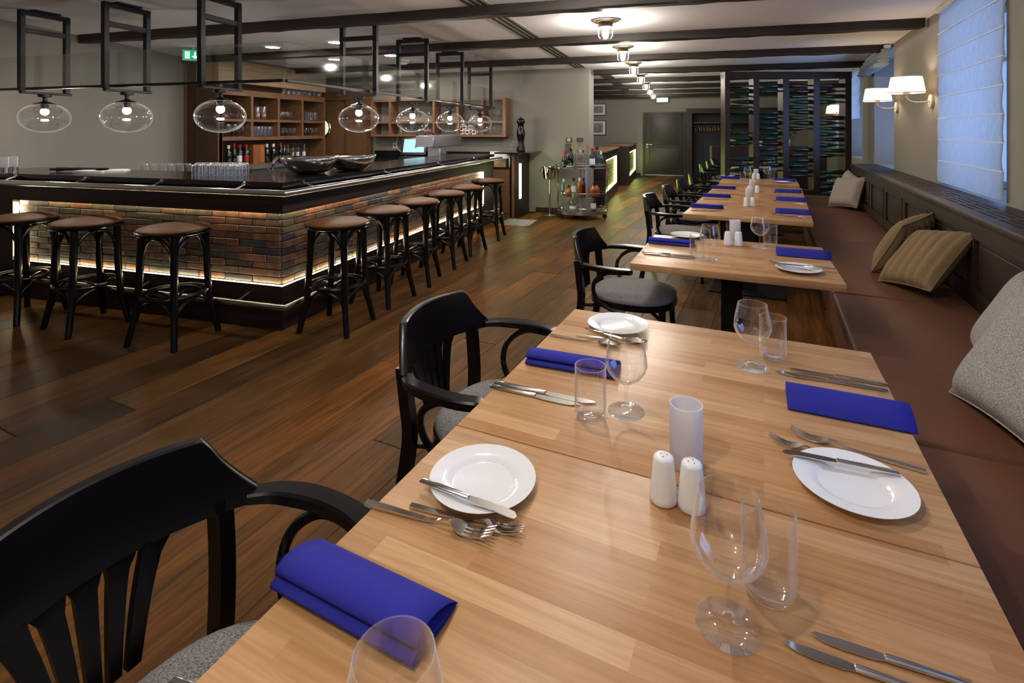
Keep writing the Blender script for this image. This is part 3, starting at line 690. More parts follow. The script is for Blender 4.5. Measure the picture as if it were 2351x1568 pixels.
wine = mk('wine_glass','glass',b_wine); tumbler = mk('water_glass','glass',b_tumbler); shaker = mk('shaker','shaker',b_shaker)
candle = mk('candle_tube','candle holder',b_candle); plate = mk('side_plate','plate',b_plate)
goblet = mk('goblet','glass',b_goblet); high = mk('highball_glass','glass',b_high); beer = mk('beer_glass','glass',b_beer); mug = mk('mug','mug',b_mug)
PROF = {
 'wine': [(0,0),(.043,0),(.047,.006),(.047,.185),(.042,.205),(.02,.235),(.0175,.30),(.019,.302),(.019,.312),(0,.312)],
 'squat': [(0,0),(.05,0),(.054,.006),(.056,.09),(.05,.13),(.024,.16),(.0185,.18),(.0185,.225),(0,.225)],
 'slim': [(0,0),(.036,0),(.039,.006),(.040,.19),(.034,.215),(.0175,.24),(.016,.285),(0,.285)],
 'decanter': [(0,0),(.058,0),(.062,.006),(.062,.08),(.055,.11),(.025,.14),(.02,.155),(.02,.175),(0,.175)],
 'tall': [(0,0),(.040,0),(.043,.006),(.043,.20),(.038,.225),(.02,.255),(.017,.335),(0,.335)],
}
def bottle(lab, kind, glassm, capm, loc, labelm=None, group='bottles', h=1.0):
    o = thing('bottle', lab, 'bottle', loc, random.uniform(-.3,.3), group)
    pr = [(r,z*h) for r,z in PROF[kind]]
    gb = MB().lathe(pr, 20).build('glass_body', glassm, o, ang=1.0)
    top = pr[-1][1]; rr = pr[-2][0]
    MB().lathe([(rr+.0012,top-.05*h),(rr+.003,top-.045*h),(rr+.003,top+.006),(0,top+.008)],14).build('cap', capm, o)
    if labelm:
        r0 = pr[3][0]+.0008; z0, z1 = pr[3][1]*.25, pr[3][1]*.8; n = 9
        vs = []; 
        for i in range(n):
            a = R(-170+ 160*i/(n-1)); vs += [(r0*math.cos(a), r0*math.sin(a), z0), (r0*math.cos(a), r0*math.sin(a), z1)]
        MB().add(vs, [(2*i,2*i+2,2*i+3,2*i+1) for i in range(n-1)]).build('label', labelm, gb)
    return o
def ay(u, X):
    l = (u-1175)/1210; dx, dy = l*CY-SY, l*SY+CY; return X*dy/dx
def ax(u, Y):
    l = (u-1175)/1210; dx, dy = l*CY-SY, l*SY+CY; return Y*dx/dy
# ------------------------------------------------------------------ bottle shelf on the left side behind the bar
SX = -6.5; ys, ye = ay(501,SX), ay(746,SX)
sh = thing('bottle_shelf', 'tall walnut back-bar shelf with pale header, pigeonholes and bottle bay', 'shelf', (SX, ys, 0))
W = ye-ys; dp = .42
def q(u): return ay(u,SX)-ys
MB().box(-dp,0,0,W,.0,.955).build('base_cabinet', M_WALNUT, sh, smooth=False)
MB().box(-dp,0,0,.08,.955,2.12).build('side_panel', M_WALNUT, sh, smooth=False)
MB().box(-dp,0,W-.05,W,.955,2.12).build('side_panel', M_WALNUT, sh, smooth=False)
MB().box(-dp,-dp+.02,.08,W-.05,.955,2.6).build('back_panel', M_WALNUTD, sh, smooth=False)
for z0, z1 in ((1.345,1.40),(1.645,1.685),(2.055,2.12)):
    MB().box(-dp+.02,0,.08,W-.05,z0,z1).build('shelf_board', M_WALNUT, sh, smooth=False)
for u in (578.5,640,694.5):
    y = q(u)
    for z0, z1 in ((1.40,1.645),(1.685,2.055)): MB().box(-dp+.02,0,y-.025,y+.025,z0,z1).build('divider', M_WALNUT, sh, smooth=False)
MB().box(-dp,.015,-.01,W,2.25,2.6).build('header', M_LIGHTWOOD, sh, smooth=False)
MB().box(-dp,-.005,0,W,2.121,2.15).build('cornice', M_WALNUT, sh, smooth=False)
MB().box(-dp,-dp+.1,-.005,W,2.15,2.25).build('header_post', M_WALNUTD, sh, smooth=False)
def along(n, u0, u1): return [u0+(u1-u0)*(i+.5)/n for i in range(n)]
def shelfrow(pr, lab, us, z, x=-6.62):
    for i, u in enumerate(us): pr(lab % ORD[i], (x, ay(u,x), z), 0, 'glasses on the back-bar shelves')
shelfrow(beer, 'tall beer glass with printed badge in the upper pigeonhole, %s', along(2,584,612), 1.685)
shelfrow(goblet, 'stemmed goblet in the upper middle pigeonhole, %s', along(3,643,668), 1.685)
shelfrow(high, 'straight glass in the upper right pigeonhole, %s', along(3,697,728), 1.685)
shelfrow(wine, 'wine glass in the lower left pigeonhole behind the globe, %s', along(4,514,572), 1.40)
shelfrow(high, 'straight highball glass in the lower pigeonhole, %s', along(6,581,633), 1.40)
shelfrow(goblet, 'stemmed goblet in the lower middle pigeonhole, %s', along(4,644,690), 1.40)
shelfrow(goblet, 'stemmed goblet in the lower right pigeonhole, %s', along(4,697,738), 1.40)
shelfrow(tumbler, 'small glass standing on top of the shelf under the header, %s', along(8,646,738), 2.15)
BAY = [(524,'wine',M_DARKG,M_PAPER,None),(537,'tall',M_DARKG,M_RED,None),(550,'wine',M_DARKG,M_RED,M_PAPER),(565,'wine',M_DARKG,M_RED,M_RED),(612,'wine',M_OLIVEG,M_PAPER,None),(627,'wine',M_OLIVEG,M_PAPER,None),(644,'tall',M_DARKG,M_GREY,None),(652,'slim',M_DARKG,M_RED,None),(660,'slim',M_CLEARW,M_GREY,None),(672,'slim',M_CLEARL,M_BLACKP,M_GOLD),(684,'slim',M_CLEARL,M_BLACKP,M_PAPER),(698,'slim',M_CLEARW,M_STEEL,M_PAPER)]
BN = ['dark wine bottle with white cap','dark tall bottle with red capsule','dark wine bottle with red capsule and white label','dark wine bottle with red capsule and red label','olive wine bottle with white cap beside the carton','olive wine bottle with white cap, right of its twin','tall dark bottle with grey cap','slim dark bottle with red cap','clear slim bottle with grey cap','pale blue bottle with gold label','pale blue bottle with white label','clear bottle with silver cap']
for (u,k,g,c,l), n in zip(BAY, BN):
    x = -6.6; bottle(n+' in the back-bar bay', k, g, c, (x, ay(u,x), .955), l, 'bottles in the back-bar bay')
cb = thing('spirit_carton', 'orange and brown bottle carton standing among the back-bar bottles', 'carton', (-6.6, ay(588,-6.6), .955))
MB().rbox(-.06,.06,-.13,.13,0,.31,.003,1).build('box', mat('carton_print',(.22,.07,.018),.5,var=.5,scale=8), cb)
MB().box(.0602,.0615,.02,.10,.02,.30).build('printed_picture', mat('carton_picture',(.33,.12,.02),.5,var=.6,scale=20), cb, smooth=False)
# ------------------------------------------------------------------ wall shelf, rear counter and ware on it
ws = thing('wall_shelf', 'long walnut wall shelf with pigeonholes on the grey bar wall', 'shelf', (-5.62,9.44,0))
WX = -2.84+5.62
for z0, z1 in ((1.385,1.43),(1.64,1.675),(2.06,2.10)): MB().box(0,WX,-.3,0,z0,z1).build('shelf_board', M_WALNUT, ws, smooth=False)
for x in (.0,WX-.06): MB().box(x,x+.06,-.3,0,1.43,1.64).box(x,x+.06,-.3,0,1.675,2.06).build('side_panel', M_WALNUT, ws, smooth=False)
for X in (-5.2,-4.27,-3.78,-3.29):
    x = X+5.62
    for z0, z1 in ((1.43,1.64),(1.675,2.06)): MB().box(x-.02,x+.02,-.3,0,z0,z1).build('divider', M_WALNUT, ws, smooth=False)
def wrow(pr, lab, us, z, y=9.28):
    for i, u in enumerate(us): pr(lab % ORD[i], (ax(u,y), y, z), 0, 'glasses on the wall shelf')
wrow(goblet, 'goblet on the upper left part of the wall shelf, %s', along(3,868,892), 1.675)
wrow(wine, 'wine glass on the upper middle part of the wall shelf, %s', along(3,960,992), 1.675)
wrow(goblet, 'goblet on the upper wall shelf behind the small globes, %s', along(4,1064,1100), 1.675)
wrow(wine, 'carafe-like glass on the upper right of the wall shelf, %s', [1134,1146], 1.675)
wrow(tumbler, 'tumbler on the lower left part of the wall shelf, %s', along(3,915,950), 1.43)
wrow(beer, 'tall glass on the lower middle of the wall shelf, %s', along(3,972,992), 1.43)
wrow(goblet, 'goblet on the lower wall shelf beside the mugs, %s', along(4,1000,1045), 1.43)
wrow(tumbler, 'tumbler on the lower right of the wall shelf, %s', along(5,1112,1156), 1.43)
for i, (u, r) in enumerate([(1059,0),(1073,0),(1088,0),(1066,1),(1080,1),(1062,2)]):
    y = 9.24; mug('white mug with dark red mark, %s of the mug pyramid' % ['bottom left','bottom middle','bottom right','middle left','middle right','top'][i], (ax(u,y), y, 1.43+r*.0865), R(10), 'stacked mugs')
rc = thing('rear_counter', 'rear bar counter with black top under the wall shelf', 'counter', (-5.7,9.44,0))
MB().box(0,2.64,-.6,0,0,.93).build('cabinet', M_WALNUT, rc, smooth=False)
MB().box(-.02,2.66,-.63,0,.93,.965).build('stone_top', M_STONE, rc, smooth=False)
MB().box(0,2.64,-.02,0,.965,1.10).build('splash_back', M_STONE, rc, smooth=False)
# the low cabinet and ledge at the end of the bar
lc = thing('end_cabinet', 'walnut end cabinet with drawer front beside the bar wing', 'cabinet', (-2.9,8.72,0))
MB().box(-.12,.26,0,.7,.0,.845).build('body', M_WALNUT, lc, smooth=False)
MB().box(-.14,.26,-.02,.7,.845,.865).build('stone_top', M_STONE, lc, smooth=False)
MB().rbox(-.10,.25,-.018,-.001,.08,.80,.003,1).build('front_panel', M_WALNUT, lc)
lp = thing('ledge_post', 'walnut pillar with lit edge carrying a dark stone ledge', 'pillar', (-2.60,8.72,0))
MB().box(0,.05,0,.7,0,1.10).build('side_board', M_WALNUT, lp, smooth=False)
MB().box(.055,.13,.0,.69,0,1.10).build('body', M_DARKH, lp, smooth=False)
MB().box(.131,.146,.02,.10,.33,.93).build('led_strip', M_LEDP, lp, smooth=False)
MB().rbox(-.28,.36,-.12,.70,1.10,1.128,.003,1).build('stone_ledge', M_STONE, lp)
pm = thing('pepper_mill', 'giant black turned pepper mill on the stone ledge', 'pepper mill', (-2.52,9.02,1.128))
MB().lathe([(0,0),(.075,0),(.078,.01),(.076,.04),(.066,.10),(.058,.17),(.062,.22),(.075,.28),(.078,.33),(.066,.39),(.052,.43),(.05,.45),(.058,.46),(.058,.47),(.045,.478),(0,.478)],28).build('body', M_BLACK, pm)
MB().lathe([(0,.478),(.05,.478),(.066,.50),(.075,.535),(.066,.572),(.04,.592),(.012,.598),(.012,.61),(0,.612)],28).build('head', M_BLACK, pm)
wine('balloon glass in front of the giant pepper mill, left one', (-2.70,8.78,1.128), 0, 'glasses on the stone ledge', (1.1,1.1,1.0))
wine('balloon glass in front of the giant pepper mill, right one', (-2.54,8.72,1.128), 0, 'glasses on the stone ledge', (1.1,1.1,1.0))
mn = thing('menu_folder', 'white menu folders leaning on the end cabinet', 'folder', (-2.98,9.2,.866))
MB().box(-.2,.2,0,.02,0,.26,Matrix.Rotation(R(-15),4,'X')).build('cover', M_PAPER, mn, smooth=False)
bx = thing('wooden_crate', 'small pale wooden crate on the end cabinet', 'crate', (-2.86,8.85,.866))
MB().box(-.14,.14,-.1,-.085,0,.14).box(-.14,.14,.085,.1,0,.14).box(-.14,-.125,-.085,.085,0,.14).box(.125,.14,-.085,.085,0,.14).box(-.125,.125,-.085,.085,0,.01).build('box', M_LIGHTWOOD, bx, smooth=False)
# wine bucket on a stand
bk = thing('wine_bucket_stand', 'chrome wine bucket on a slim floor stand beside the lit pillar', 'wine cooler', (-2.02,9.14,0))
MB().lathe([(0,0),(.13,0),(.135,.008),(.03,.018),(.016,.03),(.014,.63),(.05,.64),(0,.642)],28).build('stand', M_CHROME, bk)
MB().lathe([(0,.642),(.09,.642),(.115,.66),(.138,.79),(.140,.84),(.150,.848),(.150,.862),(.136,.858),(.128,.80),(.105,.67),(0,.66)],32).build('bucket', M_CHROME, bk)
for s in (-1,1): MB().tube(bez([(s*.14,0,.82),(s*.17,0,.81),(s*.17,0,.77),(s*.137,0,.77)],4), .007, 6, up=(0,1,0)).build('handle', M_CHROME, bk)
mt = MB().box(-2.60,-2.1,7.95,8.55,.001,.010).build('door_mat', mat('patterned_mat',(.25,.24,.23),.9,var=.9,scale=14), smooth=False); tag(mt, 'grey patterned doormat at the end of the bar', 'mat')
# cash register, printer, cable, sockets
rg = thing('cash_register', 'black touch-screen cash register with bright blue screen', 'cash register', (-4.62,8.98,.965), R(8))
MB().rbox(-.22,.22,-.18,.18,0,.05,.006,1).build('base', M_BLACKP, rg)
MT = Matrix.Translation((0,.02,.05)) @ Matrix.Rotation(R(-22),4,'X')
mo = MB().rbox(-.25,.25,-.03,.015,.02,.37,.008,2,MT).build('monitor', M_BLACKP, rg)
MB().box(-.205,.205,-.0325,-.0305,.07,.335,MT).build('screen', emit('screen_glow',(.50,.86,1.0),.95), mo, smooth=False)
pr_ = thing('receipt_printer', 'black receipt printer with white paper beside the cash register', 'printer', (-4.05,8.98,.965))
MB().rbox(-.11,.11,-.12,.12,0,.13,.012,2).build('body', M_BLACKP, pr_)
MB().rbox(-.08,.02,-.125,-.05,.03,.15,.01,2).build('paper_roll', M_PAPER, pr_)
cp = MB().tube(bez([(-5.0,9.3,1.46),(-5.1,9.3,1.38),(-5.14,9.3,1.2),(-5.0,9.3,1.05),(-4.8,9.15,.99)],6), .007, 6).build('cable', M_WHITE); tag(cp, 'pale cable running down the wall to the cash register', 'cable')
so = thing('wall_socket', 'white wall socket left of the cash register', 'socket', (-5.25,9.449,1.2))
MB().rbox(-.05,.05,-.012,-.0005,-.06,.06,.003,1).build('plate', M_WHITE, so); MB().lathe([(0,0),(.02,0),(.02,.002),(0,.002)],12,M=Matrix.Translation((0,-.012,0))@Matrix.Rotation(R(90),4,'X')).build('outlet', M_GREY, so)
bt = thing('beer_tower', 'T-shaped brushed steel beer tower with taps behind the bar wing', 'beer tap', (-3.62,7.88,1.021))
MB().rbox(-.11,.11,-.12,.12,0,.227,.006,1).build('column', M_STEELD, bt)
MB().rbox(-.15,.15,-.46,.70,.227,.40,.006,1).build('head', M_STEELD, bt)
for i, y in enumerate((-.3,.0,.3,.5)):
    t_ = MB().tube([(-.15,y,.30),(-.21,y,.30),(-.23,y,.21)], .014, 8).build('tap', M_CHROME, bt)
    MB().lathe([(0,0),(.012,0),(.02,.10),(.018,.13),(0,.13)],10,(-.20,y,.31)).build('tap_handle', M_BLACKP, t_)
# ware on the bar top
def boat(lab, loc, rz, a, b, h, tilt):
    o = thing('steel_bowl', lab, 'bowl', loc, rz, 'steel bowls on the bar'); o.rotation_euler = (0, tilt, rz)
    vs, fs = [], []; n, m = 40, 9
    for j in range(m):
        t = j/(m-1); k = .34+.66*math.sin(t*math.pi/2)**.8; z = h*(1-math.cos(t*math.pi/2))**.9
        for i in range(n):
            th = 2*math.pi*i/n; e = 1+.10*t*t*abs(math.cos(th))**4
            vs.append((a*k*math.cos(th)*e, b*k*math.sin(th), z+.10*h*t*t*abs(math.cos(th))**3))
    for j in range(m-1):
        for i in range(n): fs.append((j*n+i, j*n+(i+1)%n, (j+1)*n+(i+1)%n, (j+1)*n+i))
    fs.append(tuple(range(n)))
    x = MB().add(vs, fs).build('bowl', M_CHROME, o, ang=1.2)
    sm = x.modifiers.new('thickness', 'SOLIDIFY'); sm.thickness = .004
    return o
bx_, by_ = on(715,398,1.112)
boat('larger polished steel bowl on the bar corner, left one', (bx_-.02,by_,1.113), R(30), .235,.19,.145, 0)
boat('smaller polished steel bowl behind the larger one', (bx_+.13,by_+.42,1.113), R(42), .22,.17,.135, 0)
k = 0
for i in range(7):
    for j in range(2):
        u, v = 452+i*17+j*6, 403-j*5
        p = on(u, v, 1.112)
        o = tumbler('upturned water glass on the bar, %s from the left in the %s row' % (ORD[i], ['front','back'][j]), (p[0], p[1], 1.113+.134*.72), 0, 'upturned glasses on the bar', (1.0,1.0,-.72))
for i in range(6):
    p = on(330+i*20, 397, 1.021)
    tumbler('upturned glass on the steel worktop behind the bar, %s from the left' % ORD[i], (p[0], p[1]-.0, 1.021+.134*.8), 0, 'upturned glasses on the worktop', (1,1,-.8))
fc = thing('faucet', 'curved chrome mixer tap at the bar sink', 'tap', (-3.80,4.38,1.02), R(20))
MB().lathe([(0,0),(.03,0),(.03,.05),(.02,.06),(0,.06)],16).build('base', M_CHROME, fc)
MB().tube(bez([(0,0,.05),(0,0,.16),(.06,-.03,.215),(.12,-.06,.20),(.13,-.065,.17)],6), .013, 8, up=(0,1,0)).build('spout', M_CHROME, fc)
MB().tube([(0,0,.06),(-.06,.0,.10)], .007, 6).build('lever', M_CHROME, fc)
tp2 = thing('soda_tap', 'low chrome dispenser with star handle on the bar worktop', 'dispenser', on(825,392,1.02)+(1.021,))
MB().lathe([(0,0),(.07,0),(.06,.02),(.012,.03),(.01,.07),(.02,.08),(0,.085)],16).build('base', M_CHROME, tp2)
MB().tube([(-.12,0,.045),(.12,0,.045)], .008, 6).build('handle', M_CHROME, tp2)
for i, (u, v) in enumerate([(8,399),(29,397)]):
    o = thing('menu_stand', 'white card in a steel foot at the far left of the bar, %s one' % ['left','right'][i], 'menu stand', on(u,v,1.112)+(1.113,), R(15), 'card holders on the bar')
    MB().lathe([(0,0),(.040,0),(.040,.055),(0,.055)],24).build('foot', M_CHROME, o)
    MB().box(-.045,.045,-.003,.003,.055,.15).build('card', M_FROST, o, smooth=False)
um = thing('umbrella', 'folded black umbrella lying on the bar top', 'umbrella', on(130,394,1.112)+(1.135,), R(24))
MB().tube([(0,0,0),(.08,0,.004),(.45,0,.0)], [.022,.016,.008], 8).build('canopy', M_BLACKP, um); MB().tube(bez([(0,0,0),(-.05,0,0),(-.07,.03,0)],4), .012, 8).build('handle', M_BLACKP, um)
for i, (u, v, r) in enumerate([(215,394,20),(255,393,35)]):
    pp = thing('paper_sheets', 'loose white sheets on the bar top, %s pile' % ['left','right'][i], 'paper', on(u,v,1.112)+(1.113,), R(r)); MB().box(-.13,.13,-.09,.09,0,.008).build('sheet', M_PAPER, pp, smooth=False); MB().box(-.12,.12,-.085,.085,.0085,.014,Matrix.Rotation(R(8),4,'Z')).build('sheet', M_PAPER, pp, smooth=False)
ns = thing('napkin_pile', 'pile of folded blue napkins behind the steel bowls', 'napkins', (-6.14,7.55,.956)); 
rs = thing('side_counter', 'low steel counter in front of the bottle shelf', 'counter', (-6.49,ys,0)); MB().box(0,.6,0,W,0,.93).build('carcass', M_GREY, rs, smooth=False); MB().box(0,.62,-.02,W,.93,.955).build('top', M_STEELD, rs, smooth=False)
for i in range(4): MB().rbox(-.16,.16,-.16,.16,.002+i*.028,.026+i*.028,.008,1,Matrix.Rotation(R(i*7),4,'Z')).build('napkin', M_NAP, ns)
# exit signs
def exit_sign(lab, loc, rz, col, s, w=.24, h=.13, arrow=True):
    o = thing('exit_sign', lab, 'sign', loc, rz)
    MB().rbox(-w/2-.01,w/2+.01,-.02,.02,-h/2-.01,h/2+.01,.004,1).build('case', M_WHITE, o)
    MB().box(-w/2,w/2,-.0225,-.0205,-h/2,h/2).build('lit_face', emit('sign_face_'+lab[:5],col,s), o, smooth=False)
    MB().box(-.015,.015,-.015,.015,h/2+.01,CEIL-loc[2]).build('hanger', M_WHITE, o, smooth=False)
    if arrow:
        m = MB().box(.01,.03,-.0245,-.0228,-.01,.045); m.prism([(-.025,-.01),(.065,-.01),(.02,-.05)],.0228,.0245,Matrix.Rotation(R(90),4,'X')); m.build('arrow', emit('sign_white',(1,1,1),1.3), o, smooth=False)
        MB().box(-.10,-.04,-.0245,-.0228,-.05,.05).build('door_symbol', emit('sign_white2',(.8,1,.9),1.0), o, smooth=False)
exit_sign('green lit exit sign with down arrow near the wood panelling', (-6.18,5.62,2.52), R(45), (.0,.45,.20), 1.0)
exit_sign('bright white emergency light box above the dark door', (-.2,17.85,2.50), 0, (.75,.88,1.0), 9.0, .34, .12, False)
# switches on the grey wall
for i, (u, v, n) in enumerate([(1305.5,321,0),(1331,321,1),(1304.5,341,2)]):
    X = ax(u,9.44); z = CAM_H-(v-300)*((-X*SY+9.44*CY))/1210
    o = thing('wall_switch', ['grey thermostat plate with round dial above the drinks trolley','plain grey switch plate right of the dial plate','stacked grey switch plate half behind the trolley bottles'][i], 'switch', (X,9.449,z))
    hh = .04 if n < 2 else .09
    MB().rbox(-.055,.055,-.012,-.0005,-hh,hh,.003,1).build('plate', M_GREY, o)
    if n == 0: MB().lathe([(.012,0),(.028,0),(.028,.006),(.012,.006),(.012,0)],20,M=Matrix.Translation((0,-.012,0))@Matrix.Rotation(R(90),4,'X')).build('dial', M_WHITE, o)
    if n == 2:
        for zz in (-.05,0,.05): MB().box(-.035,.035,-.0145,-.0122,zz-.002,zz+.002).build('switch_gap', M_STEEL, o, smooth=False)
    if n == 1: MB().rbox(-.04,.04,-.016,-.012,-.028,.028,.002,1).build('rocker', M_GREY, o)

# ------------------------------------------------------------------ drinks trolley
ca = thing('drinks_trolley', 'oval chrome and glass drinks trolley on castors by the wall corner', 'trolley', (-1.42,9.02,0), R(16))
def oval(a, b, n=40, t0=0, t1=360): return [(a*math.cos(R(t0+(t1-t0)*i/n)), b*math.sin(R(t0+(t1-t0)*i/n))) for i in range(n if t1-t0 == 360 else n+1)]
A_, B_ = .42, .27
MB().prism(oval(A_,B_),.085,.135).build('base', M_STEEL, ca)
for z in (.385,.868): MB().prism(oval(A_-.01,B_-.01),z,z+.010).build('glass_shelf', glass('shelf_glass',(.80,.88,.86),.8,.06), ca)
for z in (.19,.445,.865,.915):
    MB().tube([(p[0],p[1],z) for p in oval(A_+(.06 if z > .8 else 0),B_,48)], .0065, 6, True).build('gallery_rail', M_CHROME, ca)
for x, y, r in ((A_,0,.009),(-A_,0,.009)): MB().tube([(x,y,.13),(x,y,.9)], r, 8).build('side_post', M_CHROME, ca)
MB().rbox(.02,.07,-B_-.008,-B_+.008,.135,.90,.003,1).build('front_pillar', M_STEELD, ca)
MB().rbox(-.02,.02,B_-.012,B_+.004,.135,.90,.003,1).build('rear_pillar', M_STEEL, ca)
for x, y in ((.37,-.05),(-.37,-.05),(.08,-.25),(-.08,.25)):
    MB().lathe([(0,-.016),(.04,-.016),(.043,0),(.04,.016),(0,.016)],16,M=Matrix.Translation((x,y,.043))@Matrix.Rotation(R(90),4,'X')).build('castor', M_BLACKP, ca)
def cbot(lab, k, g, c, cx, dy, z, l=None, h=1.0):
    X, Y = -1.42, 9.02; zz = -X*SY+Y*CY; u = 1250+cx/7.126
    l_ = (u-1175)/1210*zz; px, py = l_*CY-zz*SY, l_*SY+zz*CY
    bottle(lab, k, g, c, (px+dy*-SY, py+dy*CY, z), l, 'bottles on the drinks trolley', h)
T1 = .879
cbot('squat dark liqueur bottle with red cap on the trolley top','squat',M_DARKG,M_RED,325,-.08,T1,None,1.2)
cbot('blue-black bottle with white tag on the trolley top','wine',M_DARKG,M_TEALG,425,-.02,T1,None,1.0)
cbot('white tagged sample bottle at the front of the trolley top','squat',M_DARKG,M_BLACKP,393,-.17,T1,M_PAPER,.5)
cbot('clear bottle with gold pourer on the trolley top, left one','tall',M_CLEARW,M_GOLD,472,.12,T1,None,1.13)
cbot('clear bottle with silver cap on the trolley top','slim',M_CLEARW,M_STEEL,515,-.10,T1)
cbot('clear bottle with gold pourer on the trolley top, middle one','tall',M_CLEARW,M_GOLD,593,.14,T1,None,1.2)
cbot('small clear bottle with red label on the trolley top','squat',M_CLEARW,M_RED,535,-.19,T1,M_RED,.7)
cbot('clear bottle with red cap on the trolley top','slim',M_CLEARW,M_RED,627,-.03,T1)
cbot('clear bottle with gold pourer on the trolley top, right one','tall',M_CLEARW,M_GOLD,712,.12,T1,None,1.13)
cbot('dark bottle with red cap and cream label on the trolley top','wine',M_DARKG,M_RED,760,-.13,T1,M_PAPER,1.02)
cbot('teal gin bottle with black cap on the trolley top','wine',M_CLEARL,M_BLACKP,855,.0,T1,None,1.1)
cbot('pale blue bottle with white cap on the trolley top','slim',M_CLEARL,M_PAPER,915,-.04,T1,None,.92)
T2 = .396
cbot('pale green bottle on the trolley middle shelf','slim',M_CLEARL,M_PAPER,312,.0,T2,None,.95)
cbot('squat amber bottle on the trolley middle shelf','squat',M_AMBERL,M_DKAMBER,378,-.12,T2,None,.8)
cbot('clear bottle with black stopper on the trolley middle shelf','slim',M_CLEARW,M_BLACKP,480,.05,T2,M_PAPER,1.0)
cbot('tall amber whisky bottle on the trolley middle shelf','slim',M_AMBERL,M_PAPER,562,-.10,T2,None,1.05)
cbot('dark amber bottle behind the trolley pillar','slim',M_DKAMBER,M_DKAMBER,642,.05,T2)
cbot('amber decanter with glass stopper on the trolley middle shelf','decanter',M_AMBERL,M_CLEARW,770,-.08,T2,None,1.2)
cbot('square amber bottle at the right of the trolley middle shelf','squat',M_AMBERL,M_BLACKP,850,.03,T2,None,.95)
cbot('clear rounded bottle on the trolley bottom shelf','slim',M_CLEARW,M_PAPER,400,.0,.136,None,.85)
cbot('clear square bottle on the trolley bottom shelf','squat',M_CLEARW,M_PAPER,455,-.08,.136,M_PAPER,1.2)
cbot('dark amber cognac bottle on the trolley bottom shelf','wine',M_DKAMBER,M_DKAMBER,790,-.06,.136,M_PAPER,.9)
# ------------------------------------------------------------------ reception counters in the hall
def counter(lab, x0, x1, y0, y1):
    o = thing('reception_counter', lab, 'counter', (x1,y0,0)); w_ = x1-x0; l = y1-y0
    MB().box(-w_,0,0,l,0,.24).box(-w_,0,0,l,.90,1.06).box(-w_,-.06,0,l,.24,.90).box(-.06,0,0,.25,.24,.90).box(-.06,0,l-.3,l,.24,.90).build('body', M_DARKH, o, smooth=False)
    MB().rbox(-w_-.03,.03,-.03,l+.02,1.06,1.10,.004,1).build('top', M_WALNUT, o)
    MB().box(-.0595,-.05,.25,l-.3,.24,.90).build('brick_inlay', M_MORTAR, o, smooth=False)
    n = int((l-.55)/.27)
    for r in range(8):
        for i in range(n):
            y = .26+i*.27+(.13 if r % 2 else 0)
            if y+.26 < l-.3: b = MB().box(-.0498,-.04,y,y+.262,.245+r*.082,.245+r*.082+.075).build('brick', M_BRICK, o, smooth=False)
    MB().box(-.025,-.008,.25,l-.3,.242,.256).build('led_strip', M_LEDG, o, smooth=False)
    MB().box(-.025,-.008,.25,l-.3,.884,.898).build('led_strip', M_LEDG, o, smooth=False)
    MB().box(-.03,-.005,l-.345,l-.302,.26,.88).build('led_end_strip', M_LEDG, o, smooth=False)
counter('nearer reception counter with glowing brick inlay behind the trolley', -1.95,-1.22,10.55,13.4)
counter('farther reception counter with glowing brick inlay by the dark door', -1.75,-1.04,14.7,17.95)
M_PHOTO = mat('grey_photo_print', (.25,.25,.25), .5, var=.9, scale=9)
for n_, z0, z1 in (('upper',2.01,2.42),('lower',1.34,1.85)):
    xr = ax(1391,18.08); o = thing('framed_picture', 'black-and-white photograph in a dark frame, %s of the two on the far wall' % n_, 'picture', (xr-.27,18.09,0))
    MB().rbox(-.27,.27,-.025,0,z0,z1,.004,1).build('frame', M_BLACKP, o)
    MB().box(-.245,.245,-.028,-.0255,z0+.025,z1-.025).build('mount', M_PAPER, o, smooth=False)
    MB().box(-.16,.16,-.030,-.0285,z0+.09,z1-.09).build('print', M_PHOTO, o, smooth=False)
# ------------------------------------------------------------------ bottle rack divider
RZ = 8.75; ro = (485/1210*RZ*CY-RZ*SY, 485/1210*RZ*SY+RZ*CY)
def rt(u): return (u-1660)/1210*RZ
def rh(v): return CAM_H-(v-300)*RZ/1210
rk = thing('bottle_rack', 'dark wooden room divider rack holding rows of lying wine bottles', 'rack', (ro[0],ro[1],0), YAW)
for a, b in ((1659,1670.5),(1724,1737),(1791,1805),(1861,1875),(1933,1947)):
    MB().rbox(rt(a),rt(b),-.09,.09,0,2.44,.003,1).build('post', M_DARK, rk)
MB().rbox(rt(1659),rt(1947),-.10,.10,2.36,2.47,.003,1).build('top_beam', M_DARK, rk)
for a, b, z in ((1670.5,1724,.40),(1737,1791,.40),(1805,1861,.52),(1875,1933,.40)):
    MB().box(rt(a),rt(b),-.07,.07,0,z).build('base_panel', M_DARK, rk, smooth=False)
def rackbottle():
    o = thing('rack_bottle', '', 'bottle', group='bottles lying in the rack'); return o
PRB = [(0,0),(.032,0),(.036,.008),(.036,.18),(.031,.225),(.0135,.315),(.0115,.35),(.0115,.385),(.0135,.387),(.0135,.398),(0,.398)]
RBM = {}
for gm in (M_GREENG, M_TEALG, M_BROWNG):
    b = MB().lathe(PRB, 14, M=Matrix.Rotation(R(90),4,'Y')).build('rack_bottle', gm); RBM[gm.name] = b.data; bpy.data.objects.remove(b)
CAPM = MB().lathe([(.0125,.33),(.0142,.335),(.0142,.399),(0,.400)], 12, M=Matrix.Rotation(R(90),4,'Y')).build('capsule', M_BLACKP); CAPD = CAPM.data; bpy.data.objects.remove(CAPM)
